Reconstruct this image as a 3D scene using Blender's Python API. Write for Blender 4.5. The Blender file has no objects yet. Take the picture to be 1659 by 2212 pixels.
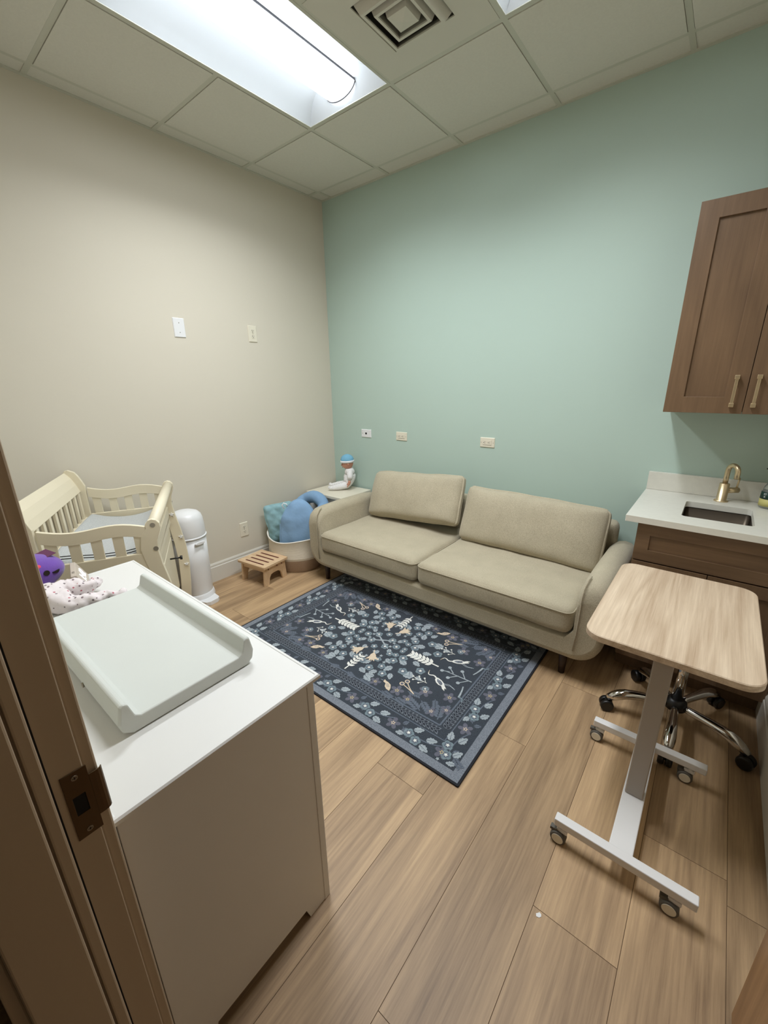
import bpy, bmesh, math, random
from math import sin, cos, pi, radians as R
from mathutils import Vector, Matrix, noise
from mathutils.geometry import tessellate_polygon
S = bpy.context.scene
COL = S.collection

# ------------------------------------------------------------------ camera, world, exposure
H = 2.984                      # ceiling height
cam = bpy.data.cameras.new('camera')
cam.sensor_fit = 'VERTICAL'; cam.sensor_height = 36.0
cam.lens = 883.98 * 36.0 / 2212.0
cam.clip_start = 0.02
co = bpy.data.objects.new('camera', cam); COL.objects.link(co)
co.matrix_world = Matrix.Translation((2.9774, -2.8739, 1.5284)) @ Matrix.Rotation(0.68475, 4, 'Z') @ Matrix.Rotation(1.26226, 4, 'X') @ Matrix.Rotation(-0.01506, 4, 'Z')
S.camera = co
w = bpy.data.worlds.new('world'); S.world = w; w.use_nodes = True
w.node_tree.nodes['Background'].inputs[0].default_value = (1.0, 0.86, 0.7, 1)
w.node_tree.nodes['Background'].inputs[1].default_value = 0.02
S.view_settings.view_transform = 'Standard'; S.view_settings.look = 'None'
S.view_settings.gamma = 1.0; S.view_settings.use_curve_mapping = False
S.view_settings.exposure = 0.97
LENS_POWER = 4.2         # glow of the frosted lens itself
LED_WATTS = 11.5          # each fixture's LED board
LED_SPREAD = R(142)
LENS_COLOR = (0.91, 0.95, 1.0)

# ------------------------------------------------------------------ materials
def lin(c):
    return tuple(((v / 255) / 12.92 if v / 255 <= 0.04045 else ((v / 255 + 0.055) / 1.055) ** 2.4) for v in c) + (1,)
def nodes(name):
    m = bpy.data.materials.new(name); m.use_nodes = True
    nt = m.node_tree; b = nt.nodes['Principled BSDF']
    return m, nt, b
def add(nt, t, **k):
    n = nt.nodes.new(t)
    for a, v in k.items(): setattr(n, a, v)
    return n
def mat(name, rgb, rough=0.5, metal=0.0, vary=0.04, scale=8.0, bump=0.0, bscale=200.0, spec=0.5, bdist=0.001, **extra):
    """plain colour with soft procedural variation and optional bump"""
    m, nt, b = nodes(name); L = nt.links.new
    c = lin(rgb)
    tc = add(nt, 'ShaderNodeTexCoord')
    n = add(nt, 'ShaderNodeTexNoise'); n.inputs['Scale'].default_value = scale; n.inputs['Detail'].default_value = 3
    L(tc.outputs['Object'], n.inputs['Vector'])
    r = add(nt, 'ShaderNodeMapRange'); r.inputs['To Min'].default_value = 1 - vary; r.inputs['To Max'].default_value = 1 + vary
    L(n.outputs[0], r.inputs[0])
    mx = add(nt, 'ShaderNodeVectorMath', operation='SCALE'); mx.inputs[0].default_value = c[:3]
    L(r.outputs[0], mx.inputs['Scale']); L(mx.outputs[0], b.inputs['Base Color'])
    b.inputs['Roughness'].default_value = rough; b.inputs['Metallic'].default_value = metal
    b.inputs['Specular IOR Level'].default_value = spec
    for k, v in extra.items(): b.inputs[k.replace('_', ' ')].default_value = v
    if bump:
        n2 = add(nt, 'ShaderNodeTexNoise'); n2.inputs['Scale'].default_value = bscale; n2.inputs['Detail'].default_value = 2
        L(tc.outputs['Object'], n2.inputs['Vector'])
        bp = add(nt, 'ShaderNodeBump'); bp.inputs['Strength'].default_value = bump; bp.inputs['Distance'].default_value = bdist
        L(n2.outputs[0], bp.inputs['Height']); L(bp.outputs[0], b.inputs['Normal'])
    return m
def wood(name, dark, light, axis='Y', stretch=14.0, scale=3.0, rough=0.45, per_piece=False, knots=0.5, rings=0.0, bump=0.12, piece_var=0.12):
    """grain running along one axis"""
    m, nt, b = nodes(name); L = nt.links.new
    tc = add(nt, 'ShaderNodeTexCoord')
    src = tc.outputs['Object']
    if per_piece:
        at = add(nt, 'ShaderNodeAttribute'); at.attribute_name = 'piece'
        sc = add(nt, 'ShaderNodeVectorMath', operation='SCALE'); sc.inputs['Scale'].default_value = 37.0
        L(at.outputs['Vector'], sc.inputs[0])
        ad = add(nt, 'ShaderNodeVectorMath', operation='ADD'); L(src, ad.inputs[0]); L(sc.outputs[0], ad.inputs[1]); src = ad.outputs[0]
    i = 'XYZ'.index(axis)
    mp = add(nt, 'ShaderNodeMapping'); s = [scale * 1.0] * 3; s[i] = scale / stretch
    mp.inputs['Scale'].default_value = s; L(src, mp.inputs['Vector'])
    # broad cathedral bands
    n0 = add(nt, 'ShaderNodeTexNoise'); n0.inputs['Scale'].default_value = 1.6; n0.inputs['Detail'].default_value = 2; n0.inputs['Distortion'].default_value = 0.6
    L(mp.outputs[0], n0.inputs['Vector'])
    ml = add(nt, 'ShaderNodeMath', operation='MULTIPLY'); ml.inputs[1].default_value = 7.0 + rings; L(n0.outputs[0], ml.inputs[0])
    fr = add(nt, 'ShaderNodeMath', operation='PINGPONG'); fr.inputs[1].default_value = 1.0; L(ml.outputs[0], fr.inputs[0])
    # fine fibre
    mp2 = add(nt, 'ShaderNodeMapping'); s2 = [scale * 26.0] * 3; s2[i] = scale * 26.0 / (stretch * 3.2)
    mp2.inputs['Scale'].default_value = s2; L(src, mp2.inputs['Vector'])
    n1 = add(nt, 'ShaderNodeTexNoise'); n1.inputs['Scale'].default_value = 1.0; n1.inputs['Detail'].default_value = 6; n1.inputs['Roughness'].default_value = 0.7
    L(mp2.outputs[0], n1.inputs['Vector'])
    # darker drifting patches
    n2 = add(nt, 'ShaderNodeTexNoise'); n2.inputs['Scale'].default_value = 2.3; n2.inputs['Detail'].default_value = 3
    L(mp.outputs[0], n2.inputs['Vector'])
    a1 = add(nt, 'ShaderNodeMath', operation='MULTIPLY_ADD'); a1.inputs[1].default_value = 0.28; L(fr.outputs[0], a1.inputs[0])
    a2 = add(nt, 'ShaderNodeMath', operation='MULTIPLY_ADD'); a2.inputs[1].default_value = 0.75; a2.inputs[2].default_value = -0.28; L(n1.outputs[0], a2.inputs[0])
    L(a2.outputs[0], a1.inputs[2])
    a3 = add(nt, 'ShaderNodeMath', operation='MULTIPLY_ADD'); a3.inputs[1].default_value = knots; L(n2.outputs[0], a3.inputs[0]); L(a1.outputs[0], a3.inputs[2])
    cr = add(nt, 'ShaderNodeValToRGB'); cr.color_ramp.elements[0].position = 0.12; cr.color_ramp.elements[0].color = lin(dark)
    cr.color_ramp.elements[1].position = 0.78; cr.color_ramp.elements[1].color = lin(light)
    L(a3.outputs[0], cr.inputs[0]); out = cr.outputs[0]
    if per_piece:
        sp = add(nt, 'ShaderNodeSeparateXYZ'); L(at.outputs['Vector'], sp.inputs[0])
        rr = add(nt, 'ShaderNodeMapRange'); rr.inputs['To Min'].default_value = 1 - piece_var; rr.inputs['To Max'].default_value = 1 + piece_var * .5
        L(sp.outputs[2], rr.inputs[0])
        vm = add(nt, 'ShaderNodeVectorMath', operation='SCALE'); L(out, vm.inputs[0]); L(rr.outputs[0], vm.inputs['Scale']); out = vm.outputs[0]
    L(out, b.inputs['Base Color']); b.inputs['Roughness'].default_value = rough
    bp = add(nt, 'ShaderNodeBump'); bp.inputs['Strength'].default_value = bump; bp.inputs['Distance'].default_value = 0.001
    L(n1.outputs[0], bp.inputs['Height']); L(bp.outputs[0], b.inputs['Normal'])
    return m
def emit(name, rgb, power):
    m, nt, b = nodes(name)
    b.inputs['Base Color'].default_value = (*rgb, 1); b.inputs['Emission Color'].default_value = (*rgb, 1); b.inputs['Emission Strength'].default_value = power
    return m
def heather(name, a, c, scale=260.0, rough=0.95, bump=0.5, stretch=(1, 1, 1), big=0.12, bigscale=6):
    """woven cloth, two thread colours"""
    m, nt, b = nodes(name); L = nt.links.new
    tc = add(nt, 'ShaderNodeTexCoord'); mp = add(nt, 'ShaderNodeMapping'); mp.inputs['Scale'].default_value = stretch
    L(tc.outputs['Object'], mp.inputs['Vector'])
    n = add(nt, 'ShaderNodeTexNoise'); n.inputs['Scale'].default_value = scale; n.inputs['Detail'].default_value = 3; n.inputs['Roughness'].default_value = .7
    L(mp.outputs[0], n.inputs['Vector'])
    cr = add(nt, 'ShaderNodeValToRGB'); cr.color_ramp.elements[0].position = .36; cr.color_ramp.elements[0].color = lin(a)
    cr.color_ramp.elements[1].position = .64; cr.color_ramp.elements[1].color = lin(c); L(n.outputs[0], cr.inputs[0])
    n2 = add(nt, 'ShaderNodeTexNoise'); n2.inputs['Scale'].default_value = bigscale; n2.inputs['Detail'].default_value = 3; L(tc.outputs['Object'], n2.inputs['Vector'])
    r = add(nt, 'ShaderNodeMapRange'); r.inputs['To Min'].default_value = 1 - big; r.inputs['To Max'].default_value = 1 + big; L(n2.outputs[0], r.inputs[0])
    vm = add(nt, 'ShaderNodeVectorMath', operation='SCALE'); L(cr.outputs[0], vm.inputs[0]); L(r.outputs[0], vm.inputs['Scale']); L(vm.outputs[0], b.inputs['Base Color'])
    b.inputs['Roughness'].default_value = rough; b.inputs['Specular IOR Level'].default_value = .2
    b.inputs['Sheen Weight'].default_value = .15
    bp = add(nt, 'ShaderNodeBump'); bp.inputs['Strength'].default_value = bump; bp.inputs['Distance'].default_value = 0.001
    L(n.outputs[0], bp.inputs['Height']); L(bp.outputs[0], b.inputs['Normal'])
    return m
def dotted(name, base, dots, scale=38.0, size=0.18, rough=.9):
    """cloth printed with small scattered dots"""
    m, nt, b = nodes(name); L = nt.links.new
    tc = add(nt, 'ShaderNodeTexCoord')
    v = add(nt, 'ShaderNodeTexVoronoi'); v.inputs['Scale'].default_value = scale; v.inputs['Randomness'].default_value = .55
    L(tc.outputs['Object'], v.inputs['Vector'])
    lt = add(nt, 'ShaderNodeMath', operation='LESS_THAN'); lt.inputs[1].default_value = size; L(v.outputs['Distance'], lt.inputs[0])
    sp = add(nt, 'ShaderNodeSeparateColor'); L(v.outputs['Color'], sp.inputs[0])
    cr = add(nt, 'ShaderNodeValToRGB'); cr.color_ramp.interpolation = 'CONSTANT'
    e = cr.color_ramp.elements; e[0].color = lin(dots[0]); e[0].position = 0; e[1].color = lin(dots[1]); e[1].position = .5
    if len(dots) > 2: x = e.new(.75); x.color = lin(dots[2])
    L(sp.outputs[0], cr.inputs[0])
    mx = add(nt, 'ShaderNodeMix', data_type='RGBA'); mx.inputs[6].default_value = lin(base)
    L(lt.outputs[0], mx.inputs[0]); L(cr.outputs[0], mx.inputs[7]); L(mx.outputs[2], b.inputs['Base Color'])
    b.inputs['Roughness'].default_value = rough; b.inputs['Specular IOR Level'].default_value = .2
    n2 = add(nt, 'ShaderNodeTexNoise'); n2.inputs['Scale'].default_value = 60; L(tc.outputs['Object'], n2.inputs['Vector'])
    bp = add(nt, 'ShaderNodeBump'); bp.inputs['Strength'].default_value = .3; bp.inputs['Distance'].default_value = .003
    L(n2.outputs[0], bp.inputs['Height']); L(bp.outputs[0], b.inputs['Normal'])
    return m

M = {}
M['beige'] = mat('beige wall paint', (214, 207, 191), .85, vary=.015, scale=1.5, bump=.15, bscale=160, spec=.25)
M['green'] = mat('sage green wall paint', (182, 202, 191), .6, vary=.02, scale=1.5, bump=.2, bscale=160, spec=.4)
M['white_trim'] = mat('white trim paint', (218, 214, 203), .45, vary=.01)
M['frame_paint'] = mat('taupe door frame paint', (184, 166, 142), .5, vary=.02)
M['tile'] = mat('mineral ceiling tile', (213, 211, 200), .95, vary=.05, scale=90, bump=.5, bscale=300, spec=.1)
M['grid'] = mat('painted steel ceiling grid', (196, 196, 182), .5, vary=.01)
M['panel'] = mat('painted steel vent', (206, 203, 190), .55, vary=.02)
M['duct'] = mat('duct metal in cavity shade', (62, 60, 54), .8)  # dark grey puts the shade of the vent cavity into the colour
M['black'] = mat('dark void', (12, 12, 12), .9)
M['enamel'] = mat('white enamel reflector', (205, 210, 214), .6, vary=.01)
M['lens'] = emit('lamp lens', LENS_COLOR, LENS_POWER)
M['lens_rail'] = mat('grey lens rail', (92, 92, 98), .5, vary=.01)
M['floor'] = wood('oak floor plank', (124, 98, 71), (205, 172, 131), 'Y', 9, 3.2, .5, True, .5, 0, .15, .10)
M['groove'] = mat('plank groove', (96, 74, 52), .9)
M['laptop'] = wood('pale oak laminate', (172, 146, 119), (226, 206, 180), 'Y', 14, 6.5, .4, False, .45, 4, .1)
M['cab'] = wood('stained maple', (88, 67, 48), (122, 96, 71), 'Z', 8, 3, .42, False, .6, 0, .08)
M['cabh'] = wood('stained maple crossgrain', (88, 67, 48), (122, 96, 71), 'X', 8, 3, .42, False, .6, 0, .08)
M['doorwood'] = wood('wood veneer door', (120, 86, 54), (168, 128, 88), 'Z', 8, 3, .45, False, .5, 0, .08)
M['stoolwood'] = wood('pale birch', (196, 160, 120), (226, 198, 162), 'X', 8, 6, .5, False, .5, 0, .08)
M['slot'] = mat('dark red slot', (92, 36, 30), .6)
M['quartz'] = mat('white quartz', (216, 214, 203), .3, vary=.06, scale=40)
M['steel'] = mat('brushed steel', (150, 146, 140), .3, 1.0, vary=.03)
M['sinksteel'] = mat('dark brushed sink steel', (84, 76, 66), .32, 1.0, vary=.03)
M['brass'] = mat('champagne brass', (212, 192, 156), .33, .85, vary=.03)
M['nickel'] = mat('aged bronze strike', (96, 78, 58), .45, .9, vary=.08, scale=20)
M['screw'] = mat('screw steel', (150, 142, 128), .4, .8)
M['chrome'] = mat('chrome', (210, 208, 204), .08, 1.0, vary=.01)
M['blackpl'] = mat('black plastic', (16, 15, 14), .4)
M['graypl'] = mat('grey rubber', (88, 84, 76), .6)
M['whitepl'] = mat('white plastic', (232, 232, 232), .35, vary=.01)
M['ivory'] = mat('ivory plastic', (226, 219, 200), .4, vary=.01)
M['cream'] = mat('cream paint', (228, 218, 192), .45, vary=.03, scale=6)
M['dresser'] = mat('white laminate', (224, 223, 219), .42, vary=.01)
M['foam'] = mat('pale grey foam', (205, 208, 202), .6, vary=.02, bump=.1, bscale=500)
M['padgrey'] = heather('light grey pad cloth', (170, 173, 172), (190, 192, 190), 200, bump=.2, big=.05)
M['sofa'] = heather('taupe chenille', (162, 152, 130), (190, 180, 156), 420, bump=.5, stretch=(1, 1, .35), big=.12, bigscale=9)
M['piping'] = heather('taupe piping', (150, 140, 118), (186, 175, 150), 300, bump=.4)
M['darkwood'] = mat('dark walnut', (48, 32, 24), .45)
M['white_metal'] = mat('white powder coat', (226, 224, 222), .4, vary=.01)
M['grey_metal'] = mat('silver powder coat', (168, 160, 150), .45, .2, vary=.01)
M['rope'] = mat('cotton rope', (222, 212, 192), .9, vary=.06, scale=60, bump=.6, bscale=160)
M['tanrope'] = mat('tan cotton rope', (176, 152, 130), .9, vary=.12, scale=120, bump=.6, bscale=160)
M['rimwhite'] = mat('white cord rim', (232, 228, 218), .85)
M['blue'] = mat('blue cotton', (132, 164, 196), .9, vary=.05, scale=14, bump=.5, bscale=16, spec=.15, bdist=.01)
M['teal'] = mat('pale teal quilt', (142, 178, 184), .85, vary=.05, scale=12, bump=.5, bscale=40, spec=.2, bdist=.006)
M['green_cloth'] = mat('green cloth', (96, 150, 130), .9)
M['white_cloth'] = mat('white cloth', (230, 230, 232), .9)
M['skin'] = mat('vinyl skin', (196, 140, 116), .5, vary=.04, scale=30)
M['lips'] = mat('vinyl lips', (150, 66, 62), .5)
M['eye'] = mat('dark eye', (30, 20, 18), .3)
M['hatblue'] = mat('blue knit', (120, 176, 204), .95, vary=.08, scale=60, bump=.6, bscale=300)
M['sleeper'] = dotted('printed baby cotton', (232, 230, 228), [(176, 164, 168), (150, 142, 150)], 95, .2)
M['sleeper_dots'] = dotted('dotted pink cotton', (228, 219, 219), [(140, 124, 128), (126, 116, 118), (186, 110, 120)], 62, .22)
M['purple'] = mat('purple plush', (112, 74, 168), .95, vary=.1, scale=30, bump=.5, bscale=120, Sheen_Weight=.4)
M['pink'] = mat('coral plush', (232, 82, 104), .95)
M['tag'] = mat('maroon card', (96, 44, 80), .6)
M['clockwood'] = mat('whitewashed clock', (190, 178, 164), .5, vary=.04)
M['led'] = emit('led digits', (.85, .93, 1.0), 1.1)
M['rug_base'] = heather('navy rug pile', (42, 47, 54), (70, 77, 86), 330, bump=.6, big=.08)
M['rug_edge'] = mat('dark rug binding', (26, 27, 34), .9, bump=.5, bscale=400)
M['rug_grey'] = heather('slate rug pile', (92, 98, 108), (142, 148, 156), 330, bump=.6, big=.06)
M['rug_mid'] = heather('dusk blue rug pile', (78, 86, 98), (112, 120, 132), 330, bump=.4)
M['rug_dark'] = heather('deep rug pile', (30, 34, 42), (46, 50, 60), 330, bump=.4)
M['rug_leaf'] = heather('pale slate rug pile', (134, 144, 150), (180, 188, 192), 330, bump=.4)
M['rug_teal'] = heather('grey teal rug pile', (98, 114, 122), (134, 150, 156), 330, bump=.4)
M['rug_white'] = heather('ivory rug pile', (208, 208, 202), (238, 236, 228), 330, bump=.4)
M['rug_cream'] = heather('sand rug pile', (198, 180, 156), (226, 208, 184), 330, bump=.4)
M['rug_plum'] = heather('mauve grey rug pile', (84, 86, 98), (112, 112, 124), 330, bump=.4)
M['rug_gold'] = heather('straw rug pile', (186, 168, 120), (204, 188, 146), 330, bump=.3)
M['label_green'] = mat('green label', (24, 62, 50), .5)
M['label_yellow'] = mat('yellow label', (206, 198, 124), .5, vary=.06, scale=40)
M['paper'] = mat('paper', (235, 235, 235), .8)
mg, nt_, b_ = nodes('clear bottle'); b_.inputs['Base Color'].default_value = (.82, .88, .84, 1); b_.inputs['Roughness'].default_value = .05
b_.inputs['Transmission Weight'].default_value = .85; b_.inputs['IOR'].default_value = 1.4; M['glass'] = mg

# ------------------------------------------------------------------ mesh builder
class MB:
    def __init__(s): s.v = []; s.f = []; s.m = []; s.sm = []
    def addv(s, vs): k = len(s.v); s.v += [tuple(v) for v in vs]; return k
    def addf(s, fs, k=0, mi=0, smooth=False):
        for f in fs: s.f.append([i + k for i in f]); s.m.append(mi); s.sm.append(smooth)
    def box(s, x0, y0, z0, x1, y1, z1, mi=0):
        k = s.addv([(x, y, z) for z in (z0, z1) for y in (y0, y1) for x in (x0, x1)])
        s.addf([(0, 2, 3, 1), (4, 5, 7, 6), (0, 1, 5, 4), (2, 6, 7, 3), (0, 4, 6, 2), (1, 3, 7, 5)], k, mi); return s
    def rbox(s, c, size, r, n=6, mi=0, puff=(0, 0, 0), fn=None):
        """rounded, optionally puffed box with an even surface grid"""
        hx, hy, hz = [d / 2 for d in size]; r = min(r, hx, hy, hz); grid = {}
        def pt(u, v, wv):
            p = Vector((u * hx, v * hy, wv * hz)); q = Vector((max(-hx + r, min(hx - r, p.x)), max(-hy + r, min(hy - r, p.y)), max(-hz + r, min(hz - r, p.z))))
            d = p - q
            if d.length > 1e-9: p = q + d.normalized() * r
            p.x *= 1 + puff[0] * (1 - v * v) * (1 - wv * wv); p.y *= 1 + puff[1] * (1 - u * u) * (1 - wv * wv); p.z *= 1 + puff[2] * (1 - u * u) * (1 - v * v)
            if fn: p = fn(p, u, v, wv)
            return p + Vector(c)
        N = n
        def w(i, j, side, sg):
            # concentrate grid lines near the edges
            a = sin((2 * i / N - 1) * pi / 2); b = sin((2 * j / N - 1) * pi / 2)
            t = [0, 0, 0]; t[side] = sg; t[(side + 1) % 3] = a; t[(side + 2) % 3] = b; return tuple(round(x, 5) for x in t)
        idx = {}
        for side in range(3):
            for sg in (-1, 1):
                for i in range(N):
                    for j in range(N):
                        q = []
                        for (a, b) in ((i, j), (i + 1, j), (i + 1, j + 1), (i, j + 1)):
                            key = w(a, b, side, sg)
                            if key not in idx: idx[key] = s.addv([pt(*key)])
                            q.append(idx[key])
                        if sg < 0: q.reverse()
                        s.addf([q], 0, mi, True)
        return s
    def ring(s, c, ax, r, n, ref=None, sy=1.0):
        ax = Vector(ax).normalized(); ref = Vector(ref) if ref else (Vector((0, 0, 1)) if abs(ax.z) < .9 else Vector((1, 0, 0)))
        a = ax.cross(ref).normalized(); b = a.cross(ax).normalized()
        return [Vector(c) + a * (r * cos(2 * pi * i / n)) + b * (r * sy * sin(2 * pi * i / n)) for i in range(n)]
    def loft(s, rings, caps=True, closed=False, mi=0, smooth=True):
        n = len(rings[0]); k = s.addv([p for r in rings for p in r]); m = len(rings)
        for i in range(m if closed else m - 1):
            for j in range(n):
                a = i * n + j; b = i * n + (j + 1) % n; c = ((i + 1) % m) * n + (j + 1) % n; d = ((i + 1) % m) * n + j
                s.addf([(a, d, c, b)], k, mi, smooth)
        if caps and not closed:
            s.addf([tuple(range(n))], k, mi); s.addf([tuple(reversed(range((m - 1) * n, m * n)))], k, mi)
        return s
    def cyl(s, p0, p1, r0, r1=None, n=20, mi=0, smooth=True, caps=True):
        r1 = r0 if r1 is None else r1; d = Vector(p1) - Vector(p0)
        return s.loft([s.ring(p0, d, r0, n), s.ring(p1, d, r1, n)], caps, False, mi, smooth)
    def tube(s, pts, r, n=10, closed=False, mi=0, ref=None, sy=1.0):
        pts = [Vector(p) for p in pts]; m = len(pts); rings = []
        prev = None
        for i, p in enumerate(pts):
            if closed: d = pts[(i + 1) % m] - pts[i - 1]
            else: d = pts[min(i + 1, m - 1)] - pts[max(i - 1, 0)]
            rr = r[i] if isinstance(r, (list, tuple)) else r
            d.normalize()
            if prev is None:
                rf = Vector(ref) if ref else (Vector((0, 0, 1)) if abs(d.z) < .9 else Vector((1, 0, 0)))
            else: rf = prev
            a = d.cross(rf)
            if a.length < 1e-5: a = d.orthogonal()
            a.normalize(); b = a.cross(d).normalized(); prev = b
            rings.append([p + a * (rr * cos(2 * pi * k / n)) + b * (rr * sy * sin(2 * pi * k / n)) for k in range(n)])
        return s.loft(rings, True, closed, mi)
    def lathe(s, prof, c=(0, 0, 0), n=40, mi=0, sx=1.0, sy=1.0):
        rings = [[Vector((c[0] + r * sx * cos(2 * pi * i / n), c[1] + r * sy * sin(2 * pi * i / n), c[2] + z)) for i in range(n)] for r, z in prof]
        rings = [list(reversed(q)) for q in rings]
        return s.loft(rings, True, False, mi)
    def prism(s, poly, a, b, axis='z', holes=(), mi=0, smooth=False):
        """extrude a 2D outline (with holes) between a and b along an axis"""
        def P(p, t):
            return (t, p[0], p[1]) if axis == 'x' else ((p[0], t, p[1]) if axis == 'y' else (p[0], p[1], t))
        loops = [list(poly)] + [list(h) for h in holes]
        tris = tessellate_polygon([[Vector((p[0], p[1], 0)) for p in l] for l in loops])
        flat = [p for l in loops for p in l]; n = len(flat)
        k = s.addv([P(p, a) for p in flat] + [P(p, b) for p in flat])
        for t in tris:
            s.addf([tuple(t), tuple(i + n for i in reversed(t))], k, mi)
        o = 0
        for l in loops:
            m = len(l)
            for i in range(m): s.addf([(o + i, o + (i + 1) % m, n + o + (i + 1) % m, n + o + i)], k, mi, smooth)
            o += m
        return s
    def build(s, name, mats, parent=None, bevel=0, seg=2, loc=None, rot=None, autos=False, sub=0, label=None):
        me = bpy.data.meshes.new(name); me.from_pydata(s.v, [], s.f)
        mats = mats if isinstance(mats, (list, tuple)) else [mats]
        for m in mats: me.materials.append(M[m] if isinstance(m, str) else m)
        me.polygons.foreach_set('material_index', s.m); me.polygons.foreach_set('use_smooth', s.sm)
        bm = bmesh.new(); bm.from_mesh(me); bmesh.ops.recalc_face_normals(bm, faces=bm.faces); bm.to_mesh(me); bm.free()
        o = bpy.data.objects.new(name, me); COL.objects.link(o)
        if parent: o.parent = parent
        if loc: o.location = loc
        if rot: o.rotation_euler = rot
        if bevel:
            b = o.modifiers.new('bevel', 'BEVEL'); b.width = bevel; b.segments = seg; b.limit_method = 'ANGLE'; b.angle_limit = R(40)
        if sub:
            b = o.modifiers.new('sub', 'SUBSURF'); b.levels = sub; b.render_levels = sub
        if label: o['label'] = label
        return o
def rrect(x0, y0, x1, y1, r, n=5):
    out = []
    for cx, cy, a in ((x1 - r, y1 - r, 0), (x0 + r, y1 - r, 90), (x0 + r, y0 + r, 180), (x1 - r, y0 + r, 270)):
        for i in range(n + 1): t = R(a + 90 * i / n); out.append((cx + r * cos(t), cy + r * sin(t)))
    return out
def thing(name, label, cat, loc=(0, 0, 0), rz=0, group=None):
    o = bpy.data.objects.new(name, None); COL.objects.link(o); o.location = loc; o.rotation_euler = (0, 0, rz)
    o.empty_display_size = .05
    o['label'] = label; o['category'] = cat
    if group: o['group'] = group
    return o
def tag(o, label, cat, group=None):
    o['label'] = label; o['category'] = cat
    if group: o['group'] = group
    return o
def struct(o): o['kind'] = 'structure'; return o
def copy_tree(o, parent=None):
    c = o.copy(); COL.objects.link(c); c.parent = parent
    for ch in list(o.children): copy_tree(ch, c)
    return c

# ------------------------------------------------------------------ room shell
XR, YF, YH = 3.365, -2.80, -2.94        # right wall, front wall inner face, hall side of front wall
DX0, DX1, DZ = 2.34, 3.25, 2.13         # door opening
def floor():
    random.seed(4); mb = MB(); W = .229; attr = []; joints = {2.108: -1.877, 2.337: -1.415, 2.566: -2.424, 2.795: -1.96}
    mb.box(-.05, -4.6, -.03, 4.6, .05, -.0012, 1)
    x = 2.795 - W * 13
    while x < 4.5:
        j = joints.get(round(x, 3), -random.random() * 1.5 - .3)
        y = j - 1.52 * 4; g = .0008
        while y < .1:
            a, b = max(y, -4.6), min(y + 1.52, .05)
            if b - a > .01:
                k = len(mb.f); mb.box(max(x, -.05) + g, a + g, -.012, x + W - g, b - g, 0); pid = (random.random(), random.random(), random.random()); attr += [(k, len(mb.f), pid)]
            y += 1.52
        x += W
    o = struct(mb.build('floor', ['floor', 'groove']))
    at = o.data.attributes.new('piece', 'FLOAT_VECTOR', 'CORNER')
    for a, b, pid in attr:
        for f in range(a, b):
            for li in o.data.polygons[f].loop_indices: at.data[li].vector = pid
    return o
floor()
t = .12
struct(MB().box(-t, -4.6, 0, 0, t, H + .3).build('wall_left', 'beige'))
struct(MB().box(0, 0, 0, 4.6, t, H + .3).build('wall_back', 'green'))
struct(MB().box(XR, YF, 0, XR + t, 0, H + .3).build('wall_right', 'beige'))
fw = MB().box(0, YH, 0, DX0 - .02, YF, H + .3).box(DX1 + .02, YH, 0, 4.6, YF, H + .3).box(DX0 - .02, YH, DZ + .02, DX1 + .02, YF, H + .3)
struct(fw.build('wall_front', 'beige'))
struct(MB().box(0, -4.6 - t, 0, 4.6, -4.6, H + .3).box(4.6, -4.6, 0, 4.6 + t, YH, H + .3).build('wall_hallway', 'beige'))
struct(MB().box(0, -4.6, 2.6, 4.6, YH, 2.7).build('ceiling_hallway', 'tile'))
struct(MB().box(0, YH, H + .28, XR, 0, H + .34).build('ceiling_deck', 'black'))
# baseboards with a stepped cap
def baseboard(name, x0, y0, x1, y1, nx, ny):
    mb = MB(); th, h = .014, .155
    prof = [(0, 0), (th, 0), (th, h - .032), (th - .004, h - .028), (th - .004, h - .012), (th - .009, h), (0, h)]
    a, b = Vector((x0, y0, 0)), Vector((x1, y1, 0)); nn = Vector((nx, ny, 0))
    mb.loft([[a + nn * p + Vector((0, 0, z)) for p, z in prof], [b + nn * p + Vector((0, 0, z)) for p, z in prof]], True, False, 0, False)
    return struct(mb.build(name, 'white_trim'))
baseboard('baseboard_left', 0, YF, 0, 0, 1, 0)
baseboard('baseboard_back', .015, 0, XR - .015, 0, 0, -1)
baseboard('baseboard_right', XR, 0, XR, YF, -1, 0)
baseboard('baseboard_front', .015, YF, DX0 - .075, YF, 0, 1)
# ceiling tiles and grid
T = .6096; GX, GY = .1228, .1562
xs = [0] + [GX + T * i for i in range(6) if GX + T * i < XR] + [XR]
ys = [0] + [-(GY + T * j) for j in range(5) if GY + T * j < -YF] + [YF]
fix = {(2, 2), (2, 3), (4, 2), (4, 3), (3, 2)}     # cells taken by the lights and the vent
tl = MB(); gr = MB()
for i in range(len(xs) - 1):
    for j in range(len(ys) - 1):
        if (i, j) in fix: continue
        tl.box(xs[i], ys[j + 1], H + .004, xs[i + 1], ys[j], H + .02)
        e = .014
        if xs[i + 1] - xs[i] > .2 and ys[j] - ys[j + 1] > .2: tl.box(xs[i] + e, ys[j + 1] + e, H - .003, xs[i + 1] - e, ys[j] - e, H + .004)
cl = struct(tl.build('ceiling', 'tile'))
for x in xs[1:-1]:
    segs = [(YF, 0)]
    gr.box(x - .012, YF, H, x + .012, 0, H + .006)
for y in ys[1:-1]:
    cuts = []
    for i in range(len(xs) - 1):
        j = ys.index(y)
        if (i, j) in ((2, 3), (4, 3)): continue
        gr.box(xs[i] + (.012 if i else 0), y - .012, H, xs[i + 1] - .012, y + .012, H + .006)
for a in (0.0, 1.0):
    gr.box(0, YF, H - .001, .02, 0, H + .006) if a == 0 else gr.box(XR - .02, YF, H - .001, XR, 0, H + .006)
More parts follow.
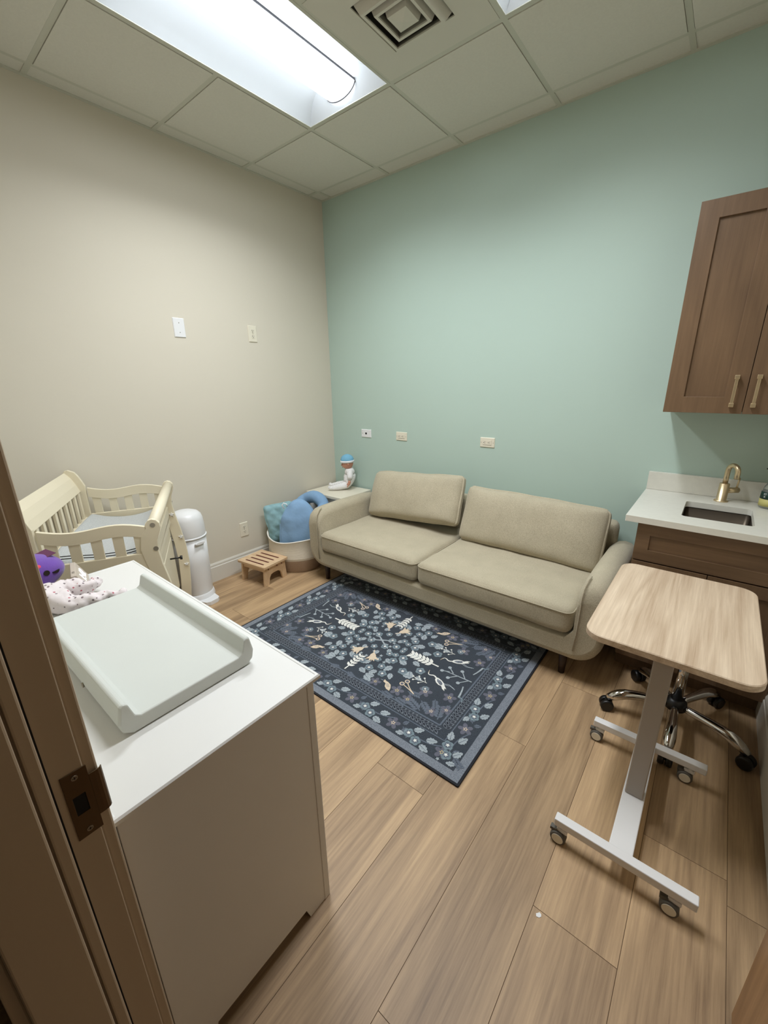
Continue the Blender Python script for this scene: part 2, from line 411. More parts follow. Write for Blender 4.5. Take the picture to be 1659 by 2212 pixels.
gr.box(.02, -.02, H - .001, XR - .02, 0, H + .006); gr.box(.02, YF, H - .001, XR - .02, YF + .02, H + .006)
gr.build('ceiling_grid', 'grid', cl)

# ------------------------------------------------------------------ troffer lights
def troffer(x0, label):
    t_ = thing('ceiling_light', label, 'light', (x0, ys[4], H), 0, 'recessed ceiling light panels')
    W, Ln = T, 2 * T; e = .014
    fr = MB().prism([(e - .014, e - .014), (W - e + .014, e - .014), (W - e + .014, Ln - e + .014), (e - .014, Ln - e + .014)], -.001, .008, 'z', [[(e, e), (e, Ln - e), (W - e, Ln - e), (W - e, e)]])
    fr.build('frame', 'grid', t_)
    rf = MB(); n = 12; d = .11; xc = W / 2; hw = .105
    # two concave wings sweeping up towards the lens, closed end plates with a curved inner cheek
    for sg in (-1, 1):
        prof = []
        for i in range(n + 1):
            u = i / n; prof.append((xc + sg * ((W / 2 - e) * (1 - u) + (hw - .01) * u), .002 + d * sin(u * pi / 2) ** .8))
        k = rf.addv([(px, y, pz) for y in (e, Ln - e) for px, pz in prof])
        for i in range(n): rf.addf([(i, i + 1, n + 2 + i, n + 1 + i)], k, 0, True)
    for y0, sg in ((e, 1), (Ln - e, -1)):
        k = rf.addv([(e, y0, .002), (W - e, y0, .002), (W - e - .1, y0 + sg * .07, .115), (e + .1, y0 + sg * .07, .115)]); rf.addf([(0, 1, 2, 3)], k)
    rf.box(e, e, .116, W - e, Ln - e, .125)
    rf.build('reflector', 'enamel', t_)
    ln = MB(); prof = [(hw * cos(pi + pi * i / 24), .068 + .050 * sin(pi + pi * i / 24)) for i in range(25)] + [(hw, .1), (-hw, .1)]
    ln.loft([[Vector((xc + a, y, z)) for a, z in prof] for y in (.055, Ln - .055)], True, False, 0, True)
    ln.build('lens', 'lens', t_)
    la = bpy.data.lights.new('led_board', 'AREA'); la.shape = 'RECTANGLE'; la.size = .17; la.size_y = 1.06; la.energy = LED_WATTS; la.spread = LED_SPREAD; la.color = LENS_COLOR
    lo_ = bpy.data.objects.new('led_board', la); COL.objects.link(lo_); lo_.parent = t_; lo_.location = (xc, Ln / 2, .014)
    rl = MB()
    for sg in (-1, 1): rl.box(xc + sg * (hw + .002) - .002, .05, .062, xc + sg * (hw + .002) + .002, Ln - .05, .072)
    rl.build('lens_rail', 'lens_rail', t_)
    ec = MB()
    for y in (.052, Ln - .052):
        ec = MB(); ec.tube([(xc + (hw + .002) * cos(pi + pi * i / 16), y, .068 + .052 * sin(pi + pi * i / 16)) for i in range(17)], .0035, 6)
        ec.build('end_cap', 'lens_rail', t_)
troffer(GX + T, 'lit white ceiling light panel above the rug, nearest the beige wall')
troffer(GX + 3 * T, 'lit white ceiling light panel at the top edge, right of the vent')

# ceiling vent
vt = thing('ceiling_vent', 'square white ceiling air vent with stepped louvres between the lights', 'vent', (GX + 2.5 * T, -(GY + 1.5 * T), H))
hh = T / 2 - .013
MB().prism([(-hh, -hh), (hh, -hh), (hh, hh), (-hh, hh)], -.001, .004, 'z', [[(-.155, -.155), (-.155, .155), (.155, .155), (.155, -.155)]]).build('panel', 'panel', vt)
MB().box(-.17, -.17, .08, .17, .17, .09).box(-.17, -.17, .004, -.156, .17, .08).box(.156, -.17, .004, .17, .17, .08).box(-.156, -.17, .004, .156, -.156, .08).box(-.156, .156, .004, .156, .17, .08).build('duct', 'duct', vt)
def sq(h_, z): return [Vector((-h_, -h_, z)), Vector((h_, -h_, z)), Vector((h_, h_, z)), Vector((-h_, h_, z))]
for a, b, zt in ((.150, .126, .016), (.108, .086, .034)):
    MB().loft([sq(b, -.024), sq(a, zt), sq(a - .003, zt + .002), sq(b - .012, -.018), sq(b - .012, -.024)], False, True, 0, False).build('louvre', 'panel', vt)
MB().loft([sq(.047, -.026), sq(.066, .040), sq(.062, .042), sq(.02, .042)], True, False, 0, False).loft([sq(.001, -.034), sq(.047, -.026)], False, False, 0, False).build('centre_cone', 'panel', vt)

# ------------------------------------------------------------------ door frame, strike, leaf
def boxes(name, mt, lst, parent=None, bevel=0): 
    mb = MB()
    for b in lst: mb.box(*b)
    return mb.build(name, mt, parent, bevel)
jb = struct(boxes('trim_1', 'frame_paint', [(DX0 - .02, YH, 0, DX0, YF, DZ), (DX1, YH, 0, DX1 + .02, YF, DZ), (DX0 - .02, YH, DZ, DX1 + .02, YF, DZ + .02)], None, .0015))
boxes('stop', 'frame_paint', [(DX0, YH + .002, 0, DX0 + .013, -2.8605, DZ), (DX1 - .013, YH + .002, 0, DX1, -2.868, DZ), (DX0, YH + .002, DZ - .013, DX1, -2.868, DZ)], jb, .003)
boxes('weatherstrip', 'frame_paint', [(DX0, -2.8575, 0, DX0 + .008, -2.841, DZ)], jb, .003)
boxes('weatherstrip_crevice_shade', 'black', [(DX0 - .0002, -2.8405, 0, DX0 + .001, -2.8385, DZ)], jb)  # solid black strip painting the shade of the crevice beside the weatherstrip
boxes('casing', 'frame_paint', [(DX0 - .065, YF, 0, DX0 - .006, YF + .017, DZ + .065), (DX1 + .006, YF, 0, DX1 + .065, YF + .017, DZ + .065), (DX0 - .006, YF, DZ + .006, DX1 + .006, YF + .017, DZ + .065),
    (DX0 - .065, YH - .017, 0, DX0 - .006, YH, DZ + .065), (DX1 + .006, YH - .017, 0, DX1 + .065, YH, DZ + .065), (DX0 - .006, YH - .017, DZ + .006, DX1 + .006, YH, DZ + .065)], jb, .003)
sp = MB(); yz = [(-2.829, .877), (-2.797, .877), (-2.797, .898), (-2.797, .902), (-2.797, .978), (-2.797, .999), (-2.829, .999)]
sp.prism([(-2.829, .877), (-2.797, .877), (-2.797, .999), (-2.829, .999)], DX0, DX0 + .0016, 'x', [[(-2.822, .921), (-2.822, .955), (-2.806, .955), (-2.806, .921)]])
lip = [(.0016, -2.797), (.0016, -2.790), (.0012, -2.785), (-.001, -2.781), (-.004, -2.779), (-.004, -2.7805), (-.0015, -2.7825), (0, -2.786), (0, -2.797)]
sp.loft([[Vector((DX0 + a, y, z)) for a, y in lip] for z in (.900, .980)], True, False, 0, False)
st = sp.build('strike_plate', 'nickel', jb, .0004, label='dark metal strike plate with rounded lip')
boxes('latch_hole', 'black', [(DX0, -2.822, .921, DX0 + .0006, -2.806, .955)], st)
for z in (.888, .988):
    mb = MB().cyl((DX0 + .0012, -2.813, z), (DX0 + .0024, -2.813, z), .0042, n=20)
    mb.box(DX0 + .0023, -2.8135, z - .0026, DX0 + .0026, -2.8125, z + .0026, 1).box(DX0 + .0023, -2.8156, z - .0005, DX0 + .0026, -2.8104, z + .0005, 1)
    mb.build('screw', ['screw', 'black'], st)
dl = struct(MB().box(3.262, -2.79, .012, 3.304, -1.88, DZ - .006).build('door_1', 'doorwood', None, .002))
hb = MB().cyl((3.262, -1.945, .93), (3.254, -1.945, .93), .026).cyl((3.262, -1.945, .93), (3.215, -1.945, .93), .009).cyl((3.218, -1.945, .93), (3.218, -2.055, .93), .009)
hb.build('door_handle', 'steel', dl)

# ------------------------------------------------------------------ wall plates
def plate(name, label, cat, loc, face, w_, h_, mt, kind, group=None):
    """face 'x': on beige wall, 'y': on green wall. local: u right, v up, n out"""
    t_ = thing(name, label, cat, loc, 0, group)
    t_.rotation_euler = (R(90), 0, R(90)) if face == 'x' else (R(90), 0, 0)
    mb = MB()
    mb.loft([[Vector((x, y, z)) for x, y in rrect(-w_ / 2 + i, -h_ / 2 + i, w_ / 2 - i, h_ / 2 - i, .003, 3)] for z, i in ((0, 0), (.003, 0), (.0065, .004))], True, False, 0, False)
    mb.build('cover_plate', mt, t_)
    hor = w_ > h_
    if kind == 'blank':
        for v in (-.03, .03): MB().cyl((0, v, .006), (0, v, .0075), .003, n=12).build('screw', 'screw', t_)
    elif kind == 'duplex':
        for v in (-.02, .02):
            mb = MB().prism([(.0165 * cos(a) if abs(cos(a)) < .95 else .0158 * (1 if cos(a) > 0 else -1), v + .0145 * max(-.92, min(.92, sin(a)))) for a in [2 * pi * i / 24 for i in range(24)]], .0066, .0082, 'z')
            s_ = mb.build('receptacle', mt, t_)
            MB().box(-.0075, v, .0083, -.0045, v + .009, .0087).box(.0045, v + .001, .0083, .0075, v + .008, .0087).cyl((0, v - .006, .0082), (0, v - .006, .0087), .003, n=10).build('slot', 'black', s_)
        MB().cyl((0, 0, .006), (0, 0, .0075), .0025, n=10).build('screw', 'screw', t_)
    elif kind == 'decora':
        s_ = MB().prism(rrect(-.033, -.0165, .033, .0165, .002, 2), .0066, .009, 'z').build('receptacle', mt, t_)
        for u in (-.018, .018):
            mb = MB(); mb.box(u - .004, .004, .0091, u + .004, .006, .0095).box(u - .003, -.006, .0091, u + .004, -.004, .0095).cyl((u - .009, 0, .009), (u - .009, 0, .0095), .0028, n=10)
            mb.build('slot', 'black', s_)
        MB().prism(rrect(-.0345, -.0195, .0345, -.0168, .001, 2), .0064, .0068, 'z').build('painted_shadow_strip', 'screw', t_)  # thin grey strip painting a shadow line below the receptacle
        for u in (-.048, .048): MB().cyl((u, 0, .006), (u, 0, .0075), .0025, n=10).build('screw', 'screw', t_)
    elif kind == 'network':
        MB().box(-.009, -.008, .0066, .009, .008, .008).build('jack', 'black', t_)
        for u in (-.042, ): MB().cyl((u, 0, .006), (u, 0, .0075), .003, n=10).cyl((u, .02, .006), (u, .02, .0072), .002, n=8).build('screw', 'screw', t_)
    return t_
plate('blank_wall_plate', 'blank white wall plate high on the beige wall', 'wall plate', (0, -1.395, 1.896), 'x', .078, .122, 'whitepl', 'blank')
plate('wall_outlet', 'ivory upright outlet high on the beige wall, right of the blank plate', 'outlet', (0, -.821, 1.897), 'x', .076, .12, 'ivory', 'duplex', 'wall outlets')
plate('wall_outlet', 'upright outlet low on the beige wall above the step stool', 'outlet', (0, -1.101, .357), 'x', .076, .122, 'ivory', 'duplex', 'wall outlets')
plate('network_wall_plate', 'white sideways network plate with one black port on the green wall', 'wall plate', (.436, 0, 1.074), 'y', .118, .073, 'whitepl', 'network')
plate('wall_outlet', 'ivory sideways outlet on the green wall beside the network plate', 'outlet', (.842, 0, 1.074), 'y', .116, .073, 'ivory', 'decora', 'wall outlets')
plate('wall_outlet', 'ivory sideways outlet on the green wall above the sofa middle', 'outlet', (1.641, 0, 1.083), 'y', .116, .073, 'ivory', 'decora', 'wall outlets')

# ------------------------------------------------------------------ rug
def rug():
    HX, HY = .836, .562; t_ = thing('area_rug', 'navy rug with pale birds, flowers and leaves in front of the sofa', 'rug', (1.590, -1.213, 0), R(.4))
    cols = ['rug_base', 'rug_edge', 'rug_grey', 'rug_mid', 'rug_dark', 'rug_leaf', 'rug_teal', 'rug_white', 'rug_cream', 'rug_plum', 'rug_gold']
    C = {k[4:]: i for i, k in enumerate(cols)}
    mb = MB(); Z0 = .008
    mb.prism(rrect(-HX, -HY, HX, HY, .006, 3), .0005, Z0, 'z', (), C['edge'])
    def rectband(x, y, z, c): mb.prism([(-x, -y), (x, -y), (x, y), (-x, y)], Z0 - .003, Z0 + z, 'z', (), c)
    rectband(HX - .010, HY - .010, .0004, C['grey'])
    rectband(HX - .048, HY - .048, .0008, C['base'])
    cnt = [0]
    def flat(poly, c, lv, x=0, y=0, a=0, s=1, mir=(1, 1)):
        ca, sa = cos(a), sin(a)
        P = [((x + s * (p[0] * ca - p[1] * sa)) * mir[0], (y + s * (p[0] * sa + p[1] * ca)) * mir[1]) for p in poly]
        cnt[0] += 1; z = Z0 + .0008 + .0003 * lv + (cnt[0] % 60) * 4e-6
        tr = tessellate_polygon([[Vector((p[0], p[1], 0)) for p in P]])
        k = mb.addv([(p[0], p[1], z) for p in P])
        for q in tr:
            a_, b_, c_ = [P[i] for i in q]
            cr_ = (b_[0] - a_[0]) * (c_[1] - a_[1]) - (b_[1] - a_[1]) * (c_[0] - a_[0])
            mb.addf([tuple(q) if cr_ > 0 else tuple(reversed(q))], k, c)
    def strip(pts, w0, w1=None):
        w1 = w0 if w1 is None else w1; n = len(pts); L_, Rr = [], []
        for i, p in enumerate(pts):
            q0 = pts[max(i - 1, 0)]; q1 = pts[min(i + 1, n - 1)]; dx, dy = q1[0] - q0[0], q1[1] - q0[1]; d = math.hypot(dx, dy) or 1
            w_ = (w0 + (w1 - w0) * i / (n - 1)) / 2; L_.append((p[0] - dy / d * w_, p[1] + dx / d * w_)); Rr.append((p[0] + dy / d * w_, p[1] - dx / d * w_))
        return L_ + Rr[::-1]
    def bez(a, b, c, n=8): return [((1 - u) ** 2 * a[0] + 2 * u * (1 - u) * b[0] + u * u * c[0], (1 - u) ** 2 * a[1] + 2 * u * (1 - u) * b[1] + u * u * c[1]) for u in [i / n for i in range(n + 1)]]
    LEAF = [(0, 0)]
    for i in range(1, 8): u = i / 8; LEAF.append((u, .30 * sin(pi * u ** .8) + (.05 if i % 2 else -.03)))
    LEAF += [(1, 0)]
    for i in range(7, 0, -1): u = i / 8; LEAF.append((u, -(.30 * sin(pi * u ** .8) + (.05 if i % 2 else -.03))))
    SLIM = [(0, 0), (.3, .2), (.6, .22), (1, 0), (.6, -.22), (.3, -.2)]
    def petals(n, r0, r1, m=6): 
        return [(r * cos(t), r * sin(t)) for t, r in [(2 * pi * i / (n * m), r0 + (r1 - r0) * abs(sin(pi * i / m))) for i in range(n * m)]]
    FL = petals(5, .78, 1); STAR = [((1 if i % 2 == 0 else .45) * cos(pi * i / 5), (1 if i % 2 == 0 else .45) * sin(pi * i / 5)) for i in range(10)]
    DOT = [(cos(2 * pi * i / 8), sin(2 * pi * i / 8)) for i in range(8)]
    BIG = petals(5, .45, 1)
    def leaf(x, y, a, s, m, c='leaf', vein='mid', lv=3):
        flat(LEAF, C[c], lv, x, y, a, s, m); flat(strip([(0.02, 0), (.85, 0)], .06, .02), C[vein], lv + 1, x, y, a, s, m)
    def bloom(x, y, s, m, c='teal', cen='white'):
        flat(FL, C[c], 3, x, y, .3, s, m); flat(FL, C['mid'], 4, x, y, .6, s * .62, m); flat(STAR, C[cen], 5, x, y, .2, s * .42, m)
    def daisy(x, y, s, m, cen='gold'):
        flat(BIG, C['plum'], 2, x, y, .2, s, m); flat(STAR, C[cen], 4, x, y, .5, s * .36, m); flat(DOT, C['plum'], 5, x, y, 0, s * .13, m)
    def crane(x, y, a, s, m):
        body = [(-.5, .02), (-.3, .22), (0, .3), (.3, .26), (.5, .12), (.78, .2), (1.05, .16), (.8, .02), (.95, -.06), (.6, -.12), (.3, -.2), (0, -.2), (-.3, -.12)]
        flat(body, C['white'], 6, x, y, a, s, m); flat([(-.3, .03), (-.1, .17), (.35, .17), (.45, .05), (.3, -.1), (0, -.12)], C['grey'], 7, x, y, a, s, m)
        for q in (.05, .18, .31): flat(strip([(q, .15), (q + .04, -.08)], .03), C['dark'], 8, x, y, a, s, m)
        flat(strip(bez((-.45, .06), (-.75, .0), (-.85, .28), 8) + bez((-.85, .28), (-1.0, .5), (-1.2, .3), 6), .12, .07), C['white'], 6, x, y, a, s, m)
        flat(strip([(-1.15, .36), (-1.4, .12)], .06, .02), C['cream'], 7, x, y, a, s, m)
        for q in (0, .14): flat(strip([(.3 + q, -.15), (.62 + q, -.5), (1.1 + q, -.62)], .045), C['leaf'], 5, x, y, a, s, m)
    def bird(x, y, a, s, m):
        flat([(-.6, .1), (-.35, .3), (-.1, .15), (.25, .3), (.6, .25), (.9, .05), (.6, -.15), (.2, -.25), (-.15, -.12), (-.4, .05)], C['cream'], 6, x, y, a, s, m)
        for q in (0, .18, .36): flat(strip([(q, .15), (q + .08, -.1)], .04), C['mid'], 7, x, y, a, s, m)
        flat(strip([(-.5, .25), (-.7, .45)], .06, .03), C['leaf'], 6, x, y, a, s, m)
    def sprig(x, y, a, s, m, c='white', n=6):
        flat(strip([(0, 0), (1, 0)], .05, .02), C[c], 5, x, y, a, s, m)
        ca, sa = cos(a), sin(a)
        for i in range(n):
            u = .22 + .78 * i / n
            for sg in (-1, 1): flat(SLIM, C[c], 6, x + s * u * ca, y + s * u * sa, a + sg * .85, s * .225, m)
    def buds(x, y, a, s, m, c='white'):
        ca, sa = cos(a), sin(a)
        flat(strip([(0, 0), (1, .05)], .04, .03), C[c], 5, x, y, a, s, m)
        for u, v in ((.35, .32), (.5, -.28), (.75, .3), (.95, -.2), (1.1, .1)):
            flat(strip([(u - .25, 0), (u, v)], .035), C[c], 5, x, y, a, s, m); flat(DOT, C[c], 6, x + s * (u * ca - v * sa), y + s * (u * sa + v * ca), 0, s * .07, m)
    def fern(x, y, a, s, m, c='mid'):
        ca, sa = cos(a), sin(a); flat(strip(bez((0, 0), (.5, .1), (1, 0)), .07, .02), C[c], 1, x, y, a, s, m)
        for i in range(5):
            u = .15 + .17 * i
            for sg in (-1, 1): flat(SLIM, C[c], 2, x + s * u * ca, y + s * u * sa, a + sg * .9, s * .34, m)
    def tulip(x, y, a, s, m):
        flat([(-.5, 0), (-.1, .3), (.2, .35), (.75, .75), (.6, .3), (1.0, .3), (.75, .05), (1.1, 0), (.75, -.05), (1.0, -.3), (.6, -.3), (.75, -.75), (.2, -.35), (-.1, -.3)], C['cream'], 6, x, y, a, s, m)
        flat(strip([(-.9, 0), (-.4, 0)], .1), C['cream'], 6, x, y, a, s, m)
    def cherries(x, y, a, s, m):
        flat(strip(bez((1.3, .1), (.6, .15), (0, .3)), .07), C['cream'], 5, x, y, a, s, m); flat(strip(bez((1.3, .1), (.6, .1), (0, -.15)), .07), C['cream'], 5, x, y, a, s, m)
        for v in (.3, -.15):
            ca, sa = cos(a), sin(a); px, py = x - s * v * sa, y + s * v * ca
            flat(DOT, C['cream'], 6, px, py, 0, s * .2, m); flat(DOT, C['plum'], 7, px, py, 0, s * .12, m)
    # chain band round the field
    ix, iy = .622, .346; bw = .062
    for sgn in (1, -1):
        flat(strip([(-ix - bw, sgn * (iy + bw)), (ix + bw, sgn * (iy + bw))], .005), C['mid'], 1); flat(strip([(-ix, sgn * iy), (ix, sgn * iy)], .008), C['mid'], 1)
        flat(strip([(sgn * (ix + bw), -iy - bw), (sgn * (ix + bw), iy + bw)], .005), C['mid'], 1); flat(strip([(sgn * ix, -iy), (sgn * ix, iy)], .008), C['mid'], 1)
    def chain(x, y, a):
        for q in (.72, -.72): flat(SLIM, C['grey'], 2, x, y, a + q, .032); flat(SLIM, C['dark'], 3, x + .003 * cos(a + q), y + .003 * sin(a + q), a + q, .022)
    d = .0215
    n = int((2 * (ix + bw / 2)) / d)
    for i in range(n):
        for sgn in (1, -1): chain(-ix - bw / 2 + i * d, sgn * (iy + bw / 2), 0)
    n = int((2 * iy) / d)
    for i in range(n):
        for sgn in (1, -1): chain(sgn * (ix + bw / 2), -iy + i * d, R(90))
    # motifs, mirrored into the four quarters
    for m in ((1, 1), (-1, 1), (1, -1), (-1, -1)):
        crane(.470, .098, R(31), .070, m)
        tulip(.050, .145, R(62), .054, m)
        bird(.262, .280, R(40), .060, m); cherries(.332, .213, R(24), .072, m)
        buds(.425, .150, R(176), .08, m)
        flat(strip(bez((.606, .139), (.60, .09), (.588, .057)), .010, .006), C['leaf'], 4, mir=m); flat(strip(bez((.606, .139), (.635, .13), (.63, .16)), .008, .005), C['teal'], 4, mir=m)
        for x, y, s in ((.053, .039, .024), (.111, .0, .024), (.205, .06, .028), (.173, .112, .026), (.268, .152, .028), (.344, .091, .028), (.428, .118, .0), (.154, .063, .020), (.118, .075, .022), (.095, .155, .022), (.15, .19, .024), (.0, .075, .022), (.03, .215, .024), (.10, .24, .026), (.19, .235, .026), (.38, .19, .0), (.44, .19, .02), (.30, .02, .0), (.165, .012, .018)):
            if s: bloom(x, y, s, m)
        for x, y, a, s in ((.258, .06, 150, .0), (.252, .100, 200, .062), (.30, .128, 60, .062), (.268, .045, 20, .055), (.285, .175, -20, .06), (.20, .155, 110, .06), (.225, .115, 250, .0), (.13, .12, 30, .05), (.07, .19, 120, .05), (.155, .235, 130, .05), (.06, .27, 20, .055), (.09, .04, 60, .045), (.05, .09, 100, .045), (.225, .02, -20, .045), (.225, .205, 60, .05), (.17, .28, 170, .055), (.35, .145, 10, .045), (.12, .30, 20, .06), (.40, .04, 80, .0)):
            if s: leaf(x, y, R(a), s, m)
        for x, y, s, c in ((.451, .206, .038, 'cream'), (.571, .168, .036, 'gold'), (.331, .288, .038, 'gold'), (.20, .305, .032, 'gold'), (.60, .25, .03, 'cream'), (.545, .30, .034, 'cream'), (.41, .305, .034, 'gold')): daisy(x, y, s, m, c)
        for x, y, a, s in ((.50, .33, 200, .09), (.595, .325, 250, .09), (.27, .335, 10, .07), (.12, .335, 0, .07), (.03, .335, 20, .06), (.47, .27, 30, .08), (.60, .21, 95, .05), (.52, .22, 60, .06), (.38, .26, -10, .07), (.35, .33, 10, .07)): fern(x, y, R(a), s, m)
        flat(strip(bez((0, 0), (.03, .02), (.080, .045)), .011, .005), C['leaf'], 4, mir=m); flat(strip([(.03, .02), (.06, .012)], .006), C['leaf'], 4, mir=m)
        for x, y in ((.08, .02), (.03, .11), (.09, .12), (.02, .17), (.14, .155)): flat(STAR, C['leaf'], 4, x, y, .4, .013, m)
    for m in ((1, 1), (-1, 1)):
        sprig(.405, .0, R(180), .195, m, n=6); buds(.607, .0, R(180), .155, m, 'leaf')
    for m in ((1, 1), (1, -1)):
        sprig(.0, .332, R(-90), .155, m, n=5)
    # floral border: clusters repeating along each side
    def cluster(x, y, a, k, m):
        ca, sa = cos(a), sin(a)
        def P(u, v): return x + u * ca - v * sa, y + u * sa + v * ca
        flat(strip([P(u_, v_) for u_, v_ in bez((-.03, .0), (.06, .03), (.14, -.02))], .006), C['mid'], 2, mir=m)
        bloom(*P(.025, .030), .026, m); bloom(*P(-.022, .012), .026, m)
        for u, v, q, s_ in ((.052, .036, 15, .052), (.062, -.002, -25, .052), (-.012, -.014, -35, .050), (.225, .03, 160, .04)): leaf(*P(u, v), a + R(q), s_, m)
        daisy(*P(.150, .010), .036, m, 'gold' if k % 2 else 'cream')
        leaf(*P(.19, -.012), a + R(-60), .034, m, 'mid', 'dark', 2); fern(*P(.20, .0), a + R(30), .06, m); flat(STAR, C['leaf'], 4, *P(-.06, .03), 0, .010, m)
    for k in range(6):
        for m in ((1, 1), (1, -1)): cluster(-.755 + k * .262, .457, 0, k, m) if k < 6 else None
    for k in range(4):
        for m in ((1, 1), (-1, 1)): cluster(.737, -.445 + k * .262, R(90), k, m) if k < 4 else None
    mb.build('rug_pile', cols, t_)
rug()

# ------------------------------------------------------------------ sofa
def wr(p, amp, sc, seed=0.0):
    return amp * noise.noise(Vector((p.x * sc + seed, p.y * sc, p.z * sc)))
def sofa():
    t_ = thing('sofa', 'long taupe fabric sofa with two loose back cushions against the green wall', 'sofa', (1.645, -.03, 0))
    X = 1.072; aw = .135                       # half length, arm width
    mb = MB(); rings = []
    def section(y, top, ins, bot, flare=0):
        xo = X - ins; pts = []
        tr = min(.058, aw / 2 - .005)
        # left arm outer going up, over, down inside, seat deck, right arm mirrored, bottom
        half = []
        r = .13
        for i in range(9): a = -pi / 2 + (pi / 2) * i / 8 * 1.0; half.append((xo - r + r * cos(a) - .0, bot + ins + r + r * sin(a)))
        half.append((xo + flare * .5, (bot + r + top) / 2))
        for i in range(7): a = 0 + pi * i / 6; half.append((xo - aw / 2 + ins / 2 + (aw / 2 - ins / 2) * cos(a) + flare * .4, top - ins - tr + tr * sin(a)))
        half.append((xo - aw + ins, .31)); half.append((xo - aw - .02, .275 - ins)); half.append((.6, .27 - ins))
        return half
    for y, top, ins, bot in ((-.015, .50, .03, .16), (-.02, .53, .005, .135), (-.10, .575, 0, .13), (-.25, .60, 0, .13), (-.55, .605, 0, .13), (-.74, .60, 0, .13), (-.80, .592, 0, .13), (-.835, .572, .004, .13), (-.853, .545, .012, .135), (-.86, .51, .026, .145)):
        h = section(y, top, ins, bot)
        ring = [Vector((x, y, z)) for x, z in h] + [Vector((-x, y, z)) for x, z in reversed(h)]
        rings.append(ring)
    mb.loft(rings, True, False, 0, True)
    mb.build('frame', 'sofa', t_)
    # arm pads: thin upholstered inner boxes giving the seam at the front of each arm
    for sg in (-1, 1):
        pts = [(sg * (X - aw - .004), y, z) for y, z in ((-.862, .30), (-.868, .34), (-.868, .50), (-.858, .555), (-.83, .585), (-.78, .602), (-.5, .612), (-.2, .606))]
        pts = [(sg * (X - aw * .92), y, z) for (_, y, z) in pts]
        MB().tube([(sg * (X - .125), -.866, .20), (sg * (X - .118), -.868, .3), (sg * (X - .115), -.866, .5), (sg * (X - .112), -.853, .553), (sg * (X - .105), -.815, .590), (sg * (X - .100), -.79, .598)], .0035, 6).build('arm_piping', 'piping', t_)
    bk = MB().rbox((0, -.085, .45), (2 * (X - aw) + .04, .13, .48), .05, 14, 0, (0, .08, .0)); bk.build('backrest', 'sofa', t_)
    def seat(x0, x1, name):
        cx = (x0 + x1) / 2; W_ = x1 - x0
        def f(p, u, v, w_):
            p.z += .012 * (1 - u * u) * (1 - v * v) * (1 if w_ > 0 else 0) + wr(p, .006, 7, cx * 9)
            if w_ > .9: p.z += -.008 * v * 0
            return p
        c = MB().rbox((cx, -.475, .352), (W_ - .004, .80, .158), .045, 22, 0, (0, .012, .05), f).build(name, 'sofa', t_)
        hx, hy = W_ / 2 - .004, .402
        pts = []
        for (px, py) in rrect(-hx, -hy, hx, hy, .045, 5): pts.append((cx + px, -.475 + py, .352 + .052))
        MB().tube(pts, .0032, 6, True).build('piping', 'piping', c)
    seat(-.928, -.028, 'seat_cushion'); seat(-.026, .928, 'seat_cushion')
    def bcush(name, c, size, rx, ry, seed):
        def f(p, u, v, w_):
            # corners pinch, face bulges, soft wrinkles
            k = 1 - .03 * (abs(u) ** 6) * (abs(w_) ** 6); p.x *= k; p.z *= k
            p.y *= .30 + .70 * (1 - u ** 8) * (1 - w_ ** 8)
            p.y += wr(p, .012, 6, seed) * 1.0; p.z += wr(p, .008, 5, seed + 5) 
            return p
        o = MB().rbox((0, 0, 0), size, .032, 30, 0, (0, .30, 0), f).build(name, 'sofa', t_, loc=c, rot=(rx, ry, 0))
        hx, hz = size[0] / 2 - .006, size[2] / 2 - .004
        return o
    bcush('back_cushion', (.462, -.285, .612), (.93, .15, .40), R(-20), R(1.0), 3.0)
    bcush('back_cushion', (-.462, -.27, .655), (.86, .15, .385), R(-24), R(-4.5), 8.0)
    for x, y in ((-.945, -.79), (.892, -.79), (-.945, -.10), (.892, -.10)):
        MB().cyl((x, y, 0), (x, y, .15), .017, .024, 16).build('leg', 'darkwood', t_)
sofa()

# ------------------------------------------------------------------ overbed table
def overbed():
    t_ = thing('rolling_side_table', 'pale oak topped rolling table on white H-shaped base with four casters', 'table', (2.972, -1.45, 0))
    mb = MB(); out = rrect(-.238, -.052, .240, .668, .06, 8)
    def off(i): return rrect(-.238 + i, -.052 + i, .240 - i, .668 - i, .06 - i, 8)
    mb.loft([[Vector((x, y, z)) for x, y in off(i)] for z, i in ((.676, .003), (.679, 0), (.698, 0), (.701, .003))], True, False, 0, False)
    mb.build('table_top', 'laptop', t_)
    MB().box(-.03, .0, .662, .03, .5, .676).build('top_bracket', 'white_metal', t_)
    MB().box(-.028, -.03, .10, .028, .012, .676).build('post', 'grey_metal', t_, .004)
    MB().box(-.034, -.26, .072, .034, .26, .100).build('base_beam', 'white_metal', t_, .003)
    for y in (-.268, .272):
        MB().box(-.195, y - .016, .072, .202, y + .016, .1015).build('foot_rail', 'white_metal', t_, .003)
        for x in (-.165, .155):
            c = MB().cyl((x, y, .055), (x, y, .073), .009, n=12).box(x - .02, y - .011, .048, x + .014, y + .011, .062).build('caster', 'white_metal', t_, .002)
            wy = y - .006
            wx = x - .012
            rings = [MB().ring((wx, wy + d, .0255), (0, 1, 0), r, 28) for d, r in ((-.014, .019), (-.014, .0235), (-.010, .0255), (.010, .0255), (.014, .0235), (.014, .019))]
            MB().loft(rings, True).build('tyre', 'graypl', c)
            for q in (-1, 1): MB().cyl((wx, wy + q * .0155, .0255), (wx, wy + q * .0135, .0255), .0185, n=28).build('hub_cap', 'ivory', c)
            MB().box(wx - .028, wy - .008, .045, wx - .006, wy + .008, .056).build('brake_lever', 'graypl', c)
overbed()

